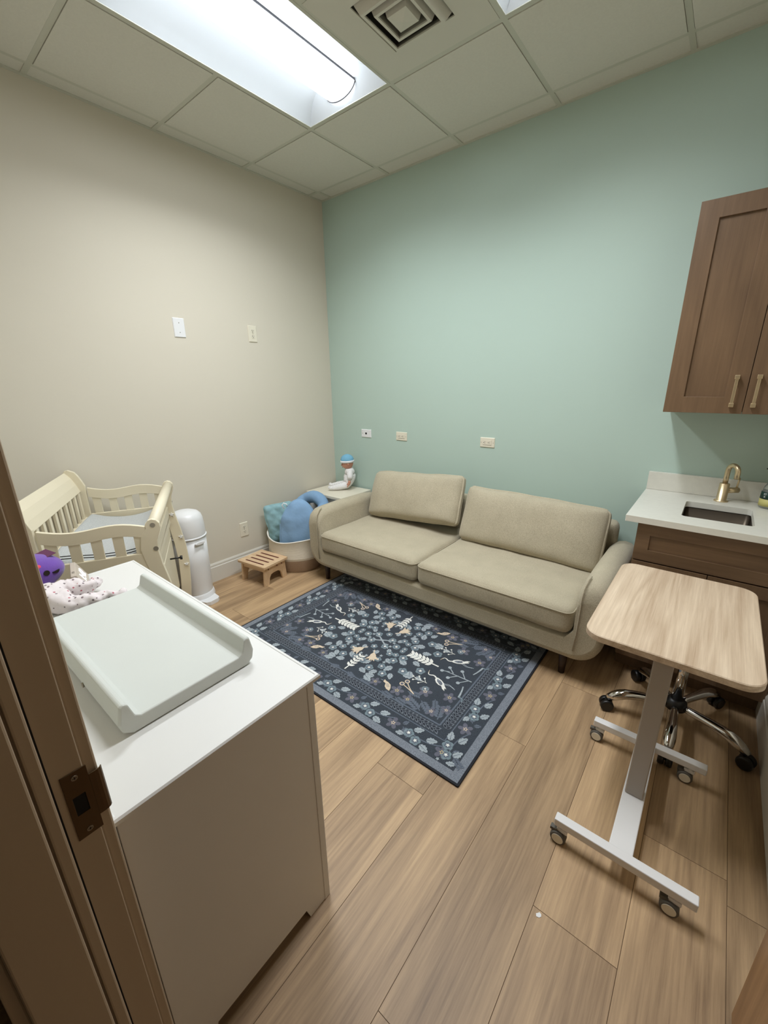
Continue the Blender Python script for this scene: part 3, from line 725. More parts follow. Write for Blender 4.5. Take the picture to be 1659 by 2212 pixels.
# ------------------------------------------------------------------ stool with chrome star base
def stool_chair():
    t_ = thing('rolling_stool', 'chrome five-star base rolling stool tucked under the pale table', 'stool', (3.045, -.855, 0))
    MB().lathe([(.028, .075), (.042, .08), (.042, .112), (.03, .128), (.024, .13)]).build('hub', 'blackpl', t_)
    MB().cyl((0, 0, .12), (0, 0, .40), .021, n=24).cyl((0, 0, .38), (0, 0, .44), .014, n=20).build('gas_column', 'chrome', t_)
    st = MB(); st.lathe([(.02, .435), (.15, .44), (.168, .452), (.172, .47), (.165, .49), (.14, .502), (.06, .506), (.001, .507)]); st.build('seat', 'blackpl', t_)
    for (tx, ty) in ((-.262, -.107), (.0, -.292), (.262, -.108), (-.172, .215), (.155, .24)):
        d = Vector((tx, ty, 0)); L_ = d.length; d.normalize(); L_ -= .004
        pts, rr = [], []
        for i in range(11):
            u = i / 10; pts.append(d * (.035 + (L_ - .035) * u) + Vector((0, 0, .098 + .004 * sin(pi * u) - (.034 * max(0, (u - .62) / .38) ** 1.7)))); rr.append(.0155 + .010 * u if u < .85 else .0240 - .065 * (u - .85))
        leg = MB().tube(pts, rr, 14).build('base_leg', 'chrome', t_)
        side = Vector((-d.y, d.x, 0)); e = d * (L_ + .0)
        c = MB()
        for sg in (-1, 1):
            cc = e + side * (.0145 * sg) + Vector((0, 0, .029)); a = side
            rings = [MB().ring(cc + a * k, a, r, 24) for k, r in ((-.011, .021), (-.011, .026), (-.006, .029), (.006, .029), (.011, .026), (.011, .021))]
            c.loft(rings, True)
        c.cyl(e + Vector((0, 0, .026)), e + Vector((0, 0, .058)), .010, n=12)
        c.build('caster', 'blackpl', t_)
stool_chair()

# ------------------------------------------------------------------ sink unit
def shaker(x0, z0, x1, z1, y, fr, mt_rot='cab'):
    """framed door or drawer front with recessed panel; front face at y (facing -y)"""
    mb = MB()
    mb.prism([(x0, z0), (x1, z0), (x1, z1), (x0, z1)], y, y + .02, 'y', [[(x0 + fr, z0 + fr), (x0 + fr, z1 - fr), (x1 - fr, z1 - fr), (x1 - fr, z0 + fr)]])
    mb.box(x0 + fr - .002, y + .010, z0 + fr - .002, x1 - fr + .002, y + .018, z1 - fr + .002)
    return mb
def bar_handle(parent, x, z0, z1, y):
    mb = MB().box(x - .006, y - .030, z0 + .006, x + .006, y - .022, z1 - .006)
    for z in (z0, z1): mb.box(x - .009, y - .032, z - .009, x + .009, y, z + .009)
    mb.build('handle', 'brass', parent, .0015)
bc = thing('base_cabinet', 'brown shaker base cabinet under the white sink counter', 'cabinet', (2.745, 0, 0))
W = XR - .004 - 2.745
boxes('carcass', 'cab', [(0, -.60, .10, .018, -.004, .858), (W - .018, -.60, .10, W, -.004, .858), (.018, -.02, .10, W - .018, -.004, .858), (.018, -.60, .10, W - .018, -.02, .118), (.018, -.60, .80, W - .018, -.582, .858), (.018, -.60, .640, W - .018, -.585, .66)], bc)
boxes('toe_kick', 'cab', [(0, -.54, 0, W, -.52, .10)], bc)
shaker(.003, .662, W - .003, .852, -.621, .058).build('drawer_front', 'cabh', bc, .0012)
for a, b in ((.003, W / 2 - .0015), (W / 2 + .0015, W - .003)):
    shaker(a, .105, b, .656, -.621, .058).build('cabinet_door', 'cab', bc, .0012)
ct = thing('countertop', 'white speckled quartz countertop with low backsplash', 'countertop', (2.693, 0, .86))
CW = XR - .002 - 2.693
MB().prism(rrect(0, -.653, CW, -.002, .003, 2), 0, .031, 'z', [list(reversed(rrect(.212, -.515, .482, -.198, .02, 5)))]).build('slab', 'quartz', ct, .002)
boxes('backsplash', 'quartz', [(0, -.022, .0315, CW, -.002, .137)], ct, .0015)
sk = thing('sink', 'undermount steel bar sink set in the white counter', 'sink', (2.693, 0, .86))
s1 = MB(); rings = []
for z, i in ((-.001, -.012), (-.001, -.002), (-.15, .004), (-.165, .02)): rings.append([Vector((x, y, z)) for x, y in rrect(.212 + i, -.515 + i, .482 - i, -.198 - i, .022, 5)])
for z, i in ((-.168, .02), (-.153, .001), (-.004, -.005), (-.004, -.012)): rings.append([Vector((x, y, z)) for x, y in rrect(.212 + i, -.515 + i, .482 - i, -.198 - i, .022, 5)])
n_ = len(rings[0])
s1.loft(rings, False, True, 0, True); k = s1.addv([(x, y, -.165) for x, y in rrect(.232, -.495, .462, -.218, .022, 5)]); s1.addf([tuple(range(n_))], k)
s1.build('bowl', 'sinksteel', sk)
MB().cyl((.347, -.356, -.165), (.347, -.356, -.160), .03, n=24).build('drain', 'steel', sk)
fc = thing('faucet', 'brushed brass single-lever faucet behind the sink', 'faucet', (3.048, -.098, .891), R(36)); fc.scale = (1.2, 1.2, 1.2)
MB().lathe([(.026, 0), (.026, .004), (.0185, .006), (.0185, .080), (.0165, .082)]).build('body', 'brass', fc)
pts = [(0, 0, .08), (0, 0, .125)] + [(0, -.028 + .028 * cos(a), .138 + .028 * sin(a)) for a in [pi * i / 12 for i in range(13)]] + [(0, -.056, .112)]
MB().tube(pts, .0098, 16).build('spout', 'brass', fc)
MB().cyl((.015, 0, .05), (.062, 0, .05), .0125, n=20).build('valve', 'brass', fc)
MB().cyl((.054, 0, .055), (.060, .003, .105), .0038, n=12).build('lever', 'brass', fc)
sb = thing('soap_bottle', 'clear soap bottle with green and yellow label beside the sink', 'bottle', (3.235, -.115, .891))
MB().lathe([(.001, .001), (.036, .001), (.039, .006), (.0385, .05), (.037, .085), (.033, .108), (.022, .130), (.014, .142), (.013, .150), (.001, .150)], n=40).build('bottle_body', 'glass', sb)
MB().lathe([(.0392, .048), (.0402, .048), (.0388, .083), (.0378, .083)], n=40).build('green_label', 'label_green', sb)
MB().lathe([(.0393, .012), (.0405, .012), (.0402, .0475), (.0392, .0475)], n=40).build('yellow_label', 'label_yellow', sb)
MB().lathe([(.0015, .148), (.017, .148), (.017, .166), (.008, .170), (.0045, .172), (.0045, .195), (.012, .197), (.012, .206), (.001, .207)], n=24).cyl((0, 0, .202), (-.042, -.012, .198), .005, .0035, 12).build('pump', 'blackpl', sb)
# a few pale letter strokes on the green band (S T / K legible as fragments only)
def text(name, body, size, parent, mt, loc, rot, ext=.0004):
    cu = bpy.data.curves.new(name, 'FONT'); cu.body = body; cu.size = size; cu.extrude = ext; cu.align_x = 'CENTER'; cu.align_y = 'CENTER'
    o = bpy.data.objects.new(name, cu); COL.objects.link(o)
    bpy.context.view_layer.update(); dg = bpy.context.evaluated_depsgraph_get()
    me = bpy.data.meshes.new_from_object(o.evaluated_get(dg)); bpy.data.objects.remove(o)
    m = bpy.data.objects.new(name, me); COL.objects.link(m); me.materials.append(M[mt]); m.parent = parent; m.location = loc; m.rotation_euler = rot
    return m
for body, z in (('ST', .073), ('K', .060)):
    a = R(232); text('lettering', body, .013, sb, 'paper', (.0398 * cos(a), .0398 * sin(a), z), (R(90), 0, a + R(90)))
# ------------------------------------------------------------------ wall cabinet
wc = thing('wall_cabinet', 'brown two-door shaker wall cabinet above the sink', 'cabinet', (2.733, 0, 1.362))
W = XR - .004 - 2.733; HC = .90
boxes('carcass', 'cab', [(0, -.31, 0, .018, -.004, HC), (W - .018, -.31, 0, W, -.004, HC), (.018, -.31, .008, W - .018, -.004, .026), (.018, -.31, HC - .018, W - .018, -.004, HC), (.018, -.012, .026, W - .018, -.004, HC - .018)], wc)
mid = .307
for a, b, hx in ((.001, mid - .0012, mid - .045), (mid + .0012, W - .001, mid + .032)):
    d = shaker(a, .0, b, HC, -.331, .075).build('cabinet_door', 'cab', wc, .0012)
    bar_handle(d, hx, .040, .163, -.331)

# ------------------------------------------------------------------ white dresser
dr = thing('dresser', 'white laminate dresser beside the doorway, holding the changing tray', 'dresser', (2.30, -2.31, 0))
DW, DD, DH = 1.153, .475, .825
mb = MB()
out = [(-DW, -DD), (0, -DD), (0, 0), (-DW, 0)]
def o4(i): return [Vector((-DW + i, -DD + i, 0)), Vector((-i, -DD + i, 0)), Vector((-i, -i, 0)), Vector((-DW + i, -i, 0))]
mb.loft([[p + Vector((0, 0, z)) for p in o4(i)] for z, i in ((DH - .022, .010), (DH - .016, .006), (DH - .012, .0), (DH - .004, .0), (DH, .003), (DH, .009), (DH - .0015, .0105))], True, False, 0, False)
mb.build('dresser_top', 'dresser', dr)
# side panels with foot cut-outs
for x in (-.032, -DW + .014):
    prof = [(-.020, 0), (-.020, DH - .022), (-DD + .01, DH - .022), (-DD + .01, 0), (-DD + .08, 0), (-DD + .09, .045), (-.105, .045), (-.092, 0)]
    MB().prism(prof, x, x + .018, 'x').build('side_panel', 'dresser', dr, .001)
for x in (-.043, -DW + .012):
    MB().box(x, -.036, 0, x + .031, -.0145, DH - .022).build('front_stile', 'dresser', dr, .002)
MB().box(-DW + .032, -DD + .010, .045, -.032, -DD + .016, DH - .022).build('back_panel', 'dresser', dr)
MB().box(-DW + .032, -.032, .04, -.043, -.016, .10).build('plinth', 'dresser', dr)
for c in range(2):
    for r_ in range(3):
        x0 = -DW + .047 + c * .535; z0 = .108 + r_ * .232
        d = MB().box(x0, -.034, z0, x0 + .525, -.012, z0 + .224).build('drawer', 'dresser', dr, .002)
        MB().cyl((x0 + .26, -.012, z0 + .112), (x0 + .26, .008, z0 + .112), .012, n=16).build('knob', 'whitepl', d)
# changing tray
ty = thing('changing_tray', 'pale grey foam changing tray on the white dresser', 'changing pad', (1.815, -2.546, .8262), R(.6))
prof = [(-.140, 0), (-.157, .012), (-.162, .034), (-.154, .074), (-.147, .078), (-.139, .075), (-.130, .042), (-.118, .034), (.118, .034), (.130, .042), (.139, .075), (.147, .078), (.154, .074), (.162, .034), (.157, .012), (.140, 0)]
mb = MB(); mb.loft([[Vector((x, y * s, z * zs)) for y, z in prof] for x, s, zs in ((-.312, .985, .97), (-.308, 1, 1), (.306, 1, 1), (.311, .985, .97))], True, False, 0, False)
mb.build('tray', 'foam', ty, .003, 2)
MB().cyl((.10, -.1615, .03), (.10, -.165, .03), .006, n=12).build('snap', 'screw', ty)

# ------------------------------------------------------------------ clock, plush, sleeper on the dresser
ck = thing('digital_clock', 'small whitewashed wedge clock with lit digits on the dresser', 'clock', (1.227, -2.530, .8262), R(-13.6))
mb = MB(); sec = [(-.024, 0), (.034, 0), (.002, .064), (-.014, .064)]
mb.loft([[Vector((x, y, z)) for y, z in sec] for x in (-.074, .074)], True, False, 0, False)
mb.build('clock_case', 'clockwood', ck, .002)
sl = math.atan2(.032, .064)
text('digits', '1:42', .050, ck, 'led', (-.004, .0192, .0318), (R(90) - sl, 0, R(180)))
MB().box(.03, -.010, .0638, .034, -.002, .0646).box(.04, -.010, .0638, .044, -.002, .0646).build('button', 'graypl', ck)
pl = thing('plush_toy', 'round purple plush toy with black eye, lying at the dresser end', 'plush toy', (1.150, -2.640, .8262), 0)
def blob(c, s, n=14, nz=.0, seed=0, mi=0, mb=None):
    mb = mb or MB(); rings = []
    for i in range(n + 1):
        a = pi * i / n; r = max(sin(a), .02); rings.append([Vector((c[0] + s[0] * r * cos(2 * pi * j / 24), c[1] + s[1] * r * sin(2 * pi * j / 24), c[2] - s[2] * cos(a))) for j in range(24)])
    if nz: rings = [[p + Vector((0, 0, 1)) * noise.noise(p * 14 + Vector((seed, 0, 0))) * nz for p in r] for r in rings]
    return mb.loft([list(reversed(r)) for r in rings], True, False, mi)
blob((0, 0, .066), (.078, .098, .066), nz=.006).build('plush_body', 'purple', pl)
blob((.040, .004, .096), (.030, .036, .020)).build('coral_patch', 'pink', pl)
def face_disc(name, poly, mt, d, c=(0, 0, .066), s_=(.078, .098, .066)):
    d = Vector(d).normalized(); n_ = Vector((d.x / s_[0], d.y / s_[1], d.z / s_[2])).normalized()
    k_ = 1 / math.sqrt((d.x / s_[0]) ** 2 + (d.y / s_[1]) ** 2 + (d.z / s_[2]) ** 2)
    o = MB().prism(poly, -.004, .002).build(name, mt, pl, .001); o.location = Vector(c) + d * k_; o.rotation_mode = 'QUATERNION'; o.rotation_quaternion = n_.to_track_quat('Z', 'Y'); return o
face_disc('eye', [(.0095 * cos(a), .0095 * sin(a)) for a in [2 * pi * i / 18 for i in range(18)]], 'eye', (.0732, .0303, .0101))
face_disc('mouth', [(.014 * cos(a), .010 * sin(a)) for a in [pi + pi * i / 10 for i in range(11)]], 'eye', (.0618, .0591, .0065))
MB().box(-.032, -.024, 0, .032, .024, .0012).build('hang_tag', 'tag', pl, loc=(-.012, .050, .118), rot=(R(10), R(4), R(15)))
bs = thing('baby_sleeper', 'pink-white dotted baby sleeper lying across the dresser', 'baby clothes', (1.372, -2.578, .8262), R(8))
def skin_mesh(name, pts, edges, radii, mt, parent, sub=2, loc=None, rot=None, wrinkle=0):
    me = bpy.data.meshes.new(name); me.from_pydata(pts, edges, []); o = bpy.data.objects.new(name, me); COL.objects.link(o)
    md = o.modifiers.new('skin', 'SKIN'); md.use_smooth_shade = True
    for i, r in enumerate(radii):
        v = me.skin_vertices[0].data[i]; v.radius = r if isinstance(r, tuple) else (r, r); v.use_root = (i == 0)
    s_ = o.modifiers.new('sub', 'SUBSURF'); s_.levels = sub; s_.render_levels = sub
    if wrinkle:
        tx = bpy.data.textures.new(name + ' folds', 'CLOUDS'); tx.noise_scale = .03; dm = o.modifiers.new('folds', 'DISPLACE'); dm.texture = tx; dm.strength = wrinkle; dm.mid_level = .5
    me.materials.append(M[mt]); o.parent = parent
    if loc: o.location = loc
    if rot: o.rotation_euler = rot
    return o
# torso towards the door jamb, two legs with gathered feet
skin_mesh('torso_and_legs', [(.0, -.075, .042), (-.10, -.09, .054), (-.055, -.012, .036), (-.020, .030, .034), (-.004, .058, .030), (-.018, .072, .030), (-.036, .090, .042),
    (.065, -.045, .028), (.095, .015, .026), (.105, .06, .024), (.112, .08, .020), (.125, .105, .024)],
    [(0, 1), (0, 2), (2, 3), (3, 4), (4, 5), (5, 6), (0, 7), (7, 8), (8, 9), (9, 10), (10, 11)], [.042, .05, .036, .034, .026, .016, .026, .034, .026, .016, .012, .020], 'sleeper_dots', bs, 3, wrinkle=.024)

# ------------------------------------------------------------------ cream changing table
def changer():
    a = R(28.5); t_ = thing('changing_table', 'cream wooden changing table with slatted back and grey pad, angled in the corner', 'changing table', (.05, -2.165, 0), -a)
    W_, D_ = .86, .46; c = 'cream'
    # tall slatted back
    for x in (-.004, W_ - .018):
        prof = [(-.045, .0), (.02, .0), (.022, .5), (.018, .80), (.022, .955), (.012, .985), (.0, 1.015), (-.015, 1.042), (-.045, 1.058), (-.062, 1.055), (-.075, 1.035), (-.06, 1.0), (-.03, .93), (-.02, .85), (-.025, .5)]
        MB().prism(prof, x, x + .022, 'x').build('back_post', c, t_, .002)
    rings = []
    for x in (.018, W_ - .018):
        sec = [(-.004, .925), (-.018, .97), (-.036, 1.01), (-.062, 1.045), (-.072, 1.038), (-.050, 1.0), (-.032, .96), (-.020, .925)]
        rings.append([Vector((x, y, z)) for y, z in sec])
    MB().loft(rings, True, False, 0, False).build('top_board', c, t_, .002)
    for i in range(10):
        x = .05 + i * (W_ - .1) / 9; MB().box(x - .014, -.018, .76, x + .014, -.006, .932).build('back_slat', c, t_, .001)
    MB().box(.018, -.022, .70, W_ - .018, .0, .765).build('back_rail', c, t_, .002)
    # side galleries and curved front posts
    for si, x in enumerate((0, W_ - .02)):
        up = [(.03 + .40 * u, .945 - .035 * u - .014 * sin(2 * pi * u) * 1.0) for u in [i / 14 for i in range(15)]]
        lo = [(p[0], p[1] - .056) for i, p in enumerate(up)]
        MB().prism(up + lo[::-1], x, x + .018, 'x').build('side_rail', c, t_, .002)
        for q in range(5):
            y = .065 + q * .083; MB().box(x + .004, y - .021, .765, x + .014, y + .021, .90).build('side_slat', c, t_, .001)
        MB().box(x, .02, .68, x + .018, .44, .782).build('side_apron', c, t_, .002)
        fr = [(.43, .900), (.432, .922), (.445, .938), (.462, .943), (.478, .938), (.490, .922), (.492, .900), (.482, .870), (.470, .84), (.466, .79), (.474, .72), (.492, .62), (.508, .50), (.512, .38), (.500, .22), (.485, .10), (.49, 0), (.42, 0), (.425, .10), (.44, .25), (.447, .40), (.440, .52), (.425, .64), (.405, .74), (.395, .80), (.405, .86)]
        MB().prism(fr, x - .003, x + .021, 'x').build('front_post', c, t_, .003, 3)
        ex = x + .021 if si else x - .003; sg = 1 if si else -1
        for y, z in ((.462, .915), (.458, .80)):
            MB().cyl((ex, y, z), (ex + sg * .002, y, z), .011, n=20).cyl((ex + sg * .002, y, z), (ex + sg * .0035, y, z), .006, n=6).build('bolt', 'screw', t_)
    MB().cyl((.02, .462, .912), (W_ - .02, .462, .912), .027, n=24).build('front_roller', c, t_)
    MB().box(.018, .0, .700, W_ - .018, .44, .712).build('tray_board', c, t_)
    MB().box(.018, .425, .66, W_ - .018, .44, .772).build('tray_front_rail', c, t_, .002)
    # drawer box with three drawers in a slightly bowed front
    MB().box(.018, .0, .20, W_ - .018, .010, .70).box(.018, .01, .19, W_ - .018, .42, .205).box(.018, .01, .688, W_ - .018, .424, .70).build('cabinet_box', c, t_)
    MB().box(.024, .405, .575, W_ - .024, .428, .655).build('drawer', c, t_, .003)
    d = MB().box(.024, .405, .21, W_ - .024, .428, .568).build('cabinet_door', c, t_, .003)
    MB().cyl((.25, .428, .50), (.25, .492, .50), .005, n=12).cyl((.25, .484, .50), (.25, .497, .50), .013, n=16).build('knob', 'blackpl', d)
    # little star covers on the inner face of the far front post
    for y, z in ((.455, .72), (.487, .56), (.492, .36)):
        star = [((.016 if i % 2 == 0 else .006) * cos(pi * i / 5 + .3) + y, (.016 if i % 2 == 0 else .006) * sin(pi * i / 5 + .3) + z) for i in range(10)]
        MB().prism(star, .021, .027, 'x').build('star_cover', 'whitepl', t_)
    # contoured pad resting in the gallery
    p = thing('changing_pad', 'light grey contoured pad lying in the cream changing table', 'changing pad', (.05, -2.165, .7135), -a)
    sec = []
    for i in range(25):
        u = -1 + i / 12; sec.append((.215 + .195 * u, .050 + .055 * abs(u) ** 2.2 * (1 - .55 * max(0, abs(u) - .93) / .07)))
    sec += [(.413, .03), (.405, .004), (.025, .004), (.017, .03)]
    MB().loft([[Vector((x, .215 + (y - .215) * s, .003 + (z - .003) * zs)) for y, z in sec] for x, s, zs in ((.045, .90, .55), (.06, .97, .86), (.085, 1, 1), (.77, 1, 1), (.795, .97, .86), (.81, .90, .55))], True, False, 0, True).build('pad', 'padgrey', p, 0, sub=1)
    for k_, dz in ((0, 0), (1, -.012)):
        pts = [(.815, .03, .098 + dz), (.816, .12, .092 + dz), (.817, .22, .080 + dz), (.816, .32, .078 + dz), (.815, .38, .086 + dz)]
        full = []
        for i in range(len(pts) - 1):
            for j in range(5): u = j / 5; full.append(tuple(pts[i][q] * (1 - u) + pts[i + 1][q] * u for q in range(3)))
        full.append(pts[-1]); MB().tube(full, .0022, 6).build('strap', 'blackpl', p)
changer()

# ------------------------------------------------------------------ diaper pail
dp = thing('diaper_pail', 'tall white diaper pail with domed lid between changing table and beige wall', 'pail', (.150, -1.632, 0), R(98))
MB().lathe([(.114, .0), (.118, .004), (.120, .03), (.114, .055), (.108, .066)], n=40, sx=1, sy=1).prism([(-.07, -.10), (.07, -.10), (.055, -.168), (.03, -.185), (-.03, -.185), (-.055, -.168)], .0, .030).build('foot', 'whitepl', dp, .003)
MB().lathe([(.105, .05), (.108, .06), (.112, .30), (.115, .495)], n=44).build('bin_body', 'whitepl', dp)
MB().lathe([(.114, .492), (.122, .495), (.122, .503), (.114, .506)], n=44).build('rim_ring', 'whitepl', dp)
MB().lathe([(.115, .503), (.117, .515), (.115, .58), (.111, .625), (.102, .653), (.085, .671), (.055, .683), (.02, .687), (.001, .687)], n=44).build('lid', 'whitepl', dp)
MB().loft([[Vector((x, -.112 - d, z + .462)) for x, z in [(.038 * cos(a_), .011 * sin(a_)) for a_ in [2 * pi * i / 20 for i in range(20)]]] for d in (0, .016)], True).build('latch', 'whitepl', dp, .003)

# ------------------------------------------------------------------ step stool
ss = thing('step_stool', 'small pale wood step stool with four dark red grooves', 'step stool', (.272, -1.130, 0), R(7))
mb = MB(); sl_ = []
for q in range(4):
    y = -.084 + q * .053; sl_.append(list(reversed(rrect(-.105, y - .0085, .105, y + .0085, .008, 4))))
mb.prism(rrect(-.155, -.127, .155, .127, .008, 3), .155, .173, 'z', sl_); mb.build('tread', 'stoolwood', ss, .0015)
for q in range(4):
    y = -.084 + q * .053; MB().prism(rrect(-.1048, y - .0083, .1048, y + .0083, .008, 4), .158, .1705).build('grip_strip', 'slot', ss)
for x in (-.135, .117):
    lg = [(-.118, .0), (-.075, .0), (-.062, .06), (-.045, .083), (-.02, .088), (.02, .088), (.045, .083), (.062, .06), (.075, 0), (.118, 0), (.108, .155), (-.108, .155)]
    MB().prism(lg, x, x + .018, 'x').build('leg_board', 'stoolwood', ss, .001)
for y in (-.100, .084): MB().box(-.117, y, .115, .117, y + .016, .155).build('rail', 'stoolwood', ss, .001)
for y in (-.07, .02, .07): MB().cyl((.135, y, .135), (.137, y, .135), .005, n=12).build('screw_plug', 'slot', ss)

# ------------------------------------------------------------------ end table with doll
et = thing('end_table', 'small white square end table in the corner by the sofa arm', 'end table', (.025, -.025, 0))
MB().box(0, -.395, .525, .47, 0, .55).build('table_top', 'ivory', et, .003)
MB().box(.02, -.375, .46, .45, -.02, .525).build('apron', 'dresser', et)
for x in (.02, .41):
    for y in (-.375, -.06): MB().box(x, y, 0, x + .04, y + .04, .46).build('leg', 'dresser', et, .002)
dd = thing('baby_doll', 'seated baby doll in white printed sleeper and blue knit hat', 'doll', (.300, -.115, .551), R(-47))
# local frame: doll faces -y, x = its left
ZB = .0
skin_mesh('sleeper', [(0, 0, .052), (0, .008, .10), (0, .01, .15), (0, .008, .178), (0, .004, .198),
    (.048, .006, .176), (.072, .012, .14), (.082, .008, .105), (-.048, .006, .176), (-.072, .012, .14), (-.082, .008, .105),
    (.035, -.03, .042), (.060, -.10, .034), (.058, -.155, .026), (.06, -.185, .024), (.064, -.192, .048), (-.035, -.03, .042), (-.060, -.10, .034), (-.058, -.155, .026), (-.06, -.185, .024), (-.064, -.192, .048)],
    [(0, 1), (1, 2), (2, 3), (3, 4), (3, 5), (5, 6), (6, 7), (3, 8), (8, 9), (9, 10), (0, 11), (11, 12), (12, 13), (13, 14), (14, 15), (0, 16), (16, 17), (17, 18), (18, 19), (19, 20)],
    [.062, .066, .060, .048, .026, .032, .031, .027, .032, .031, .027, .036, .03, .023, .021, .017, .036, .03, .023, .021, .017], 'sleeper', dd, 2, wrinkle=.006)
# head with forehead, cheeks, nose, chin
def headpt(th, ph):
    d = Vector((sin(th) * sin(ph), -sin(th) * cos(ph), cos(th))); r = .052
    f = max(0, -d.y)
    p = Vector((d.x * .050, d.y * .055, d.z * .055))
    p.y -= .010 * math.exp(-((d.x / .14) ** 2 + ((d.z + .10) / .16) ** 2)) * f            # nose
    p.y += .004 * math.exp(-((d.z - .12) / .10) ** 2) * math.exp(-((abs(d.x) - .35) / .16) ** 2) * f  # eye sockets
    p += Vector((.006 * (1 if d.x > 0 else -1), -.003, 0)) * math.exp(-((abs(d.x) - .5) / .25) ** 2 - ((d.z + .35) / .25) ** 2) * f   # cheeks
    p.y -= .006 * math.exp(-((d.x / .25) ** 2 + ((d.z + .78) / .14) ** 2)) * f            # chin
    p.y -= .004 * math.exp(-((d.x / .28) ** 2 + ((d.z + .48) / .10) ** 2)) * f            # lips
    return p
hm = MB(); n = 30
hm.loft([[headpt(max(.02, min(pi - .02, pi * i / n)), 2 * pi * j / 40) for j in range(40)] for i in range(n + 1)], True)
for sg in (-1, 1): blob((sg * .052, .006, -.004), (.006, .010, .014), 10, mb=hm)
hm.cyl((0, .004, -.065), (0, .002, -.03), .022, n=16)
hd = hm.build('head', 'skin', dd, loc=(0, -.010, .248), rot=(R(14), 0, 0))
for sg in (-1, 1): blob((sg * .0175, -.0505, .006), (.0075, .003, .0035), 8).build('eye', 'eye', hd)
blob((0, -.0565, -.0265), (.010, .0035, .0035), 8).build('mouth', 'lips', hd)
cap = MB().lathe([(.0575, .020), (.059, .030), (.056, .048), (.047, .064), (.032, .076), (.015, .083), (.001, .085)], n=32, sy=1.06).build('hat', 'hatblue', hd, rot=(R(-12), 0, 0))
MB().lathe([(.053, .010), (.060, .009), (.063, .018), (.061, .029), (.054, .030)], n=32, sy=1.06).build('hat_brim', 'white_cloth', cap)
for sg in (-1, 1):
    bx, by, bz = sg * .084, .004, .098
    pts = [(0, 0, .0), (0, 0, -.020), (sg * .001, -.004, -.034), (sg * .010, -.016, -.050), (sg * .010, -.018, -.060), (sg * .003, -.020, -.056), (sg * .003, -.023, -.066), (-sg * .003, -.019, -.055), (-sg * .004, -.021, -.065), (-sg * .008, -.014, -.050), (-sg * .010, -.016, -.058), (sg * .004, -.018, -.030), (sg * .003, -.028, -.038)]
    ed = [(0, 1), (1, 2), (2, 3), (3, 4), (2, 5), (5, 6), (2, 7), (7, 8), (2, 9), (9, 10), (1, 11), (11, 12)]
    skin_mesh('hand', pts, ed, [.014, .012, .013, .0042, .0032, .0044, .0034, .0043, .0033, .004, .003, .0048, .0035], 'skin', dd, 2, loc=(bx, by, bz))

# ------------------------------------------------------------------ rope basket and pillows
def basket():
    t_ = thing('rope_basket', 'cream and tan coiled rope basket full of blue pillows by the sofa', 'basket', (.275, -.765, 0))
    def rad(z): return .195 + .047 * min(1, z / .14) - .0 + .006 * sin(z * 20)
    def mk(z0, z1, mi, name, mt):
        mb = MB(); z = z0; n = 64
        zs = []
        while z < z1: zs.append(z); z += .0032
        rings = []
        for z in zs:
            b = .0042 * abs(sin(z / .0098 * pi)) ; rings.append((rad(z) + b, z))
        out = []
        for r, z in rings: out.append((r, z))
        inn = [(rad(zs[-1]) - .008, zs[-1]), (rad(zs[0]) - .008, zs[0])]
        rr = []
        for r, z in out + inn:
            ring = []
            for i in range(n):
                a_ = 2 * pi * i / n; zz = z
                k = z / .31
                dip = .035 * k ** 3 * (cos(a_ * 1 - R(295)) + .25 * sin(3 * a_)); zz = z - dip
                rr_ = r * (1 + .05 * k * cos(2 * (a_ - R(200))))
                ring.append(Vector((max(rr_ * cos(a_), -.255), rr_ * sin(a_), zz)))
            rr.append(list(reversed(ring)))
        mb.loft(rr, False, True); return mb.build(name, mt, t_)
    mk(.001, .120, 0, 'tan_base', 'tanrope'); mk(.1205, .31, 0, 'basket_wall', 'rope')
    MB().cyl((0, 0, .001), (0, 0, .008), .20, n=40).build('bottom', 'tanrope', t_)
    pts = []
    for i in range(64):
        a_ = 2 * pi * i / 64; r = rad(.31); dip = .035 * (cos(a_ - R(295)) + .25 * sin(3 * a_)); rr_ = r * (1 + .05 * cos(2 * (a_ - R(200)))); pts.append((max(rr_ * cos(a_), -.255), rr_ * sin(a_), .313 - dip))
    MB().tube(pts, .0058, 8, True).build('rim', 'rimwhite', t_)
basket()
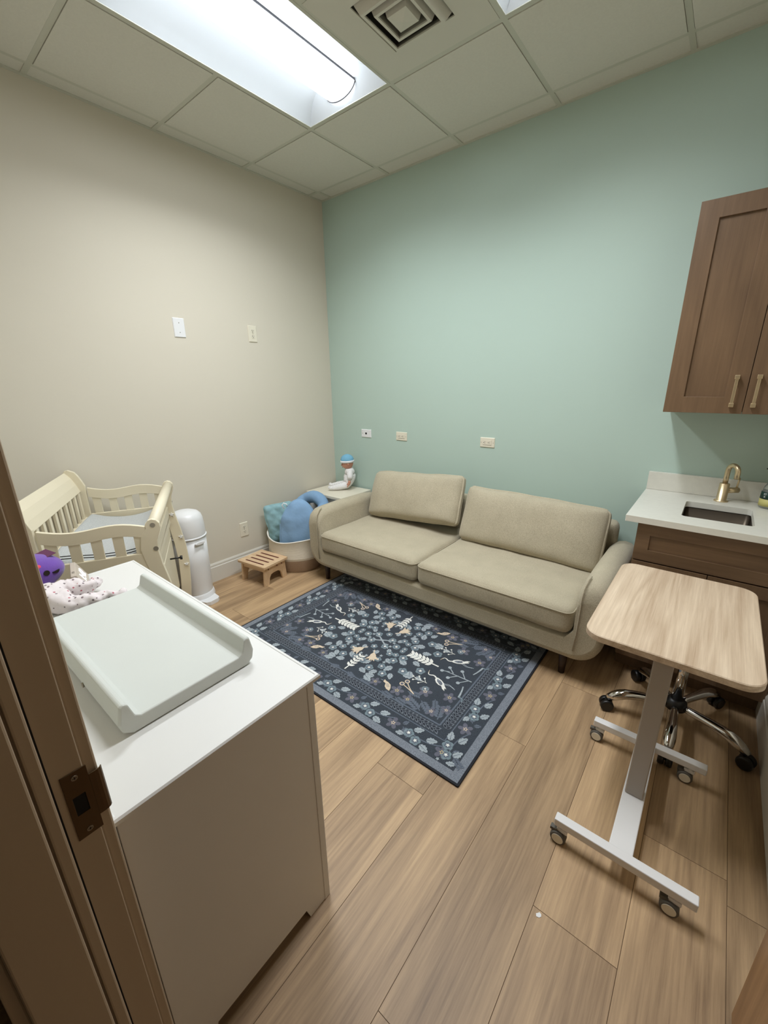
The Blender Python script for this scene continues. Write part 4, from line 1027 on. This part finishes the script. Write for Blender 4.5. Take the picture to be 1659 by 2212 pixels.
def pillow(name, label, mt, loc, rot, size, puff, seed, amp=.01, cat='pillow', dome=0, group=None):
    t_ = thing(name, label, cat, loc, 0, group); t_.rotation_euler = rot
    def f(p, u, v, w_):
        p.y *= .35 + .65 * (1 - abs(u) ** 4) * (1 - abs(w_) ** 4)
        if dome:
            p.z -= dome * (abs(u) ** 2.2) * max(0, w_ + .2)
        if mt == 'teal': p.y += (.007 * abs(sin(34 * (p.x + p.z))) * abs(sin(34 * (p.x - p.z)))) * (1 if v > 0 else -1)
        p.y += wr(p, amp, 11, seed); p.x += wr(p, amp * .5, 9, seed + 3)
        return p
    MB().rbox((0, 0, 0), size, .03, 44, 0, (0, puff, 0), f).build('cover', mt, t_)
    return t_
np_ = pillow('nursing_pillow', 'big round-topped blue nursing pillow standing in the rope basket', 'blue', (.390, -.82, .405), (R(-10), 0, R(38)), (.34, .095, .42), .4, 2.0, .012, dome=.17, group='blue nursing pillows')
pillow('quilted_pillow', 'pale teal quilted pillow in the basket beside the beige wall', 'teal', (.180, -.845, .385), (R(-4), R(-8), R(50)), (.25, .06, .34), .3, 6.0, .014)
pillow('folded_blanket', 'folded green cloth tucked in the basket behind the teal pillow', 'green_cloth', (.065, -.80, .34), (0, R(-4), R(80)), (.20, .035, .24), .2, 9.0, .006, cat='cloth')
MB().tube([(-.125, .0, .13), (-.14, -.005, .16), (-.125, -.01, .178), (-.105, -.005, .170), (-.098, 0, .15)], .005, 8, ref=(0, 1, 0)).build('label_loop', 'white_cloth', np_)
# C-shaped pillow hooked over the front of the end table
cp = thing('nursing_pillow', 'curved blue nursing pillow between the end table and the basket', 'pillow', (.238, -.552, .478), 0, 'blue nursing pillows')
pts = []; rr = []
for i in range(19):
    a_ = R(-40 + 260 * i / 18); pts.append((.122 * cos(a_), .012 * sin(3 * a_), .086 * sin(a_) + 0.0)); rr.append(.034 + .022 * sin(pi * i / 18))
cp.rotation_euler = (R(-52), R(10), R(8))
MB().tube(pts, rr, 16, ref=(0, 1, 0)).build('cover', 'blue', cp)

# ------------------------------------------------------------------ paper scrap
mb = MB(); mb.prism([(0, 0), (.008, .002), (.012, .008), (.010, .014), (.004, .016), (.001, .011), (-.003, .007)], .0005, .0016)
tag(mb.build('paper_scrap', 'paper', None, loc=(2.812, -1.982, 0)), 'tiny white paper scrap on the floor planks in front of the table', 'scrap')
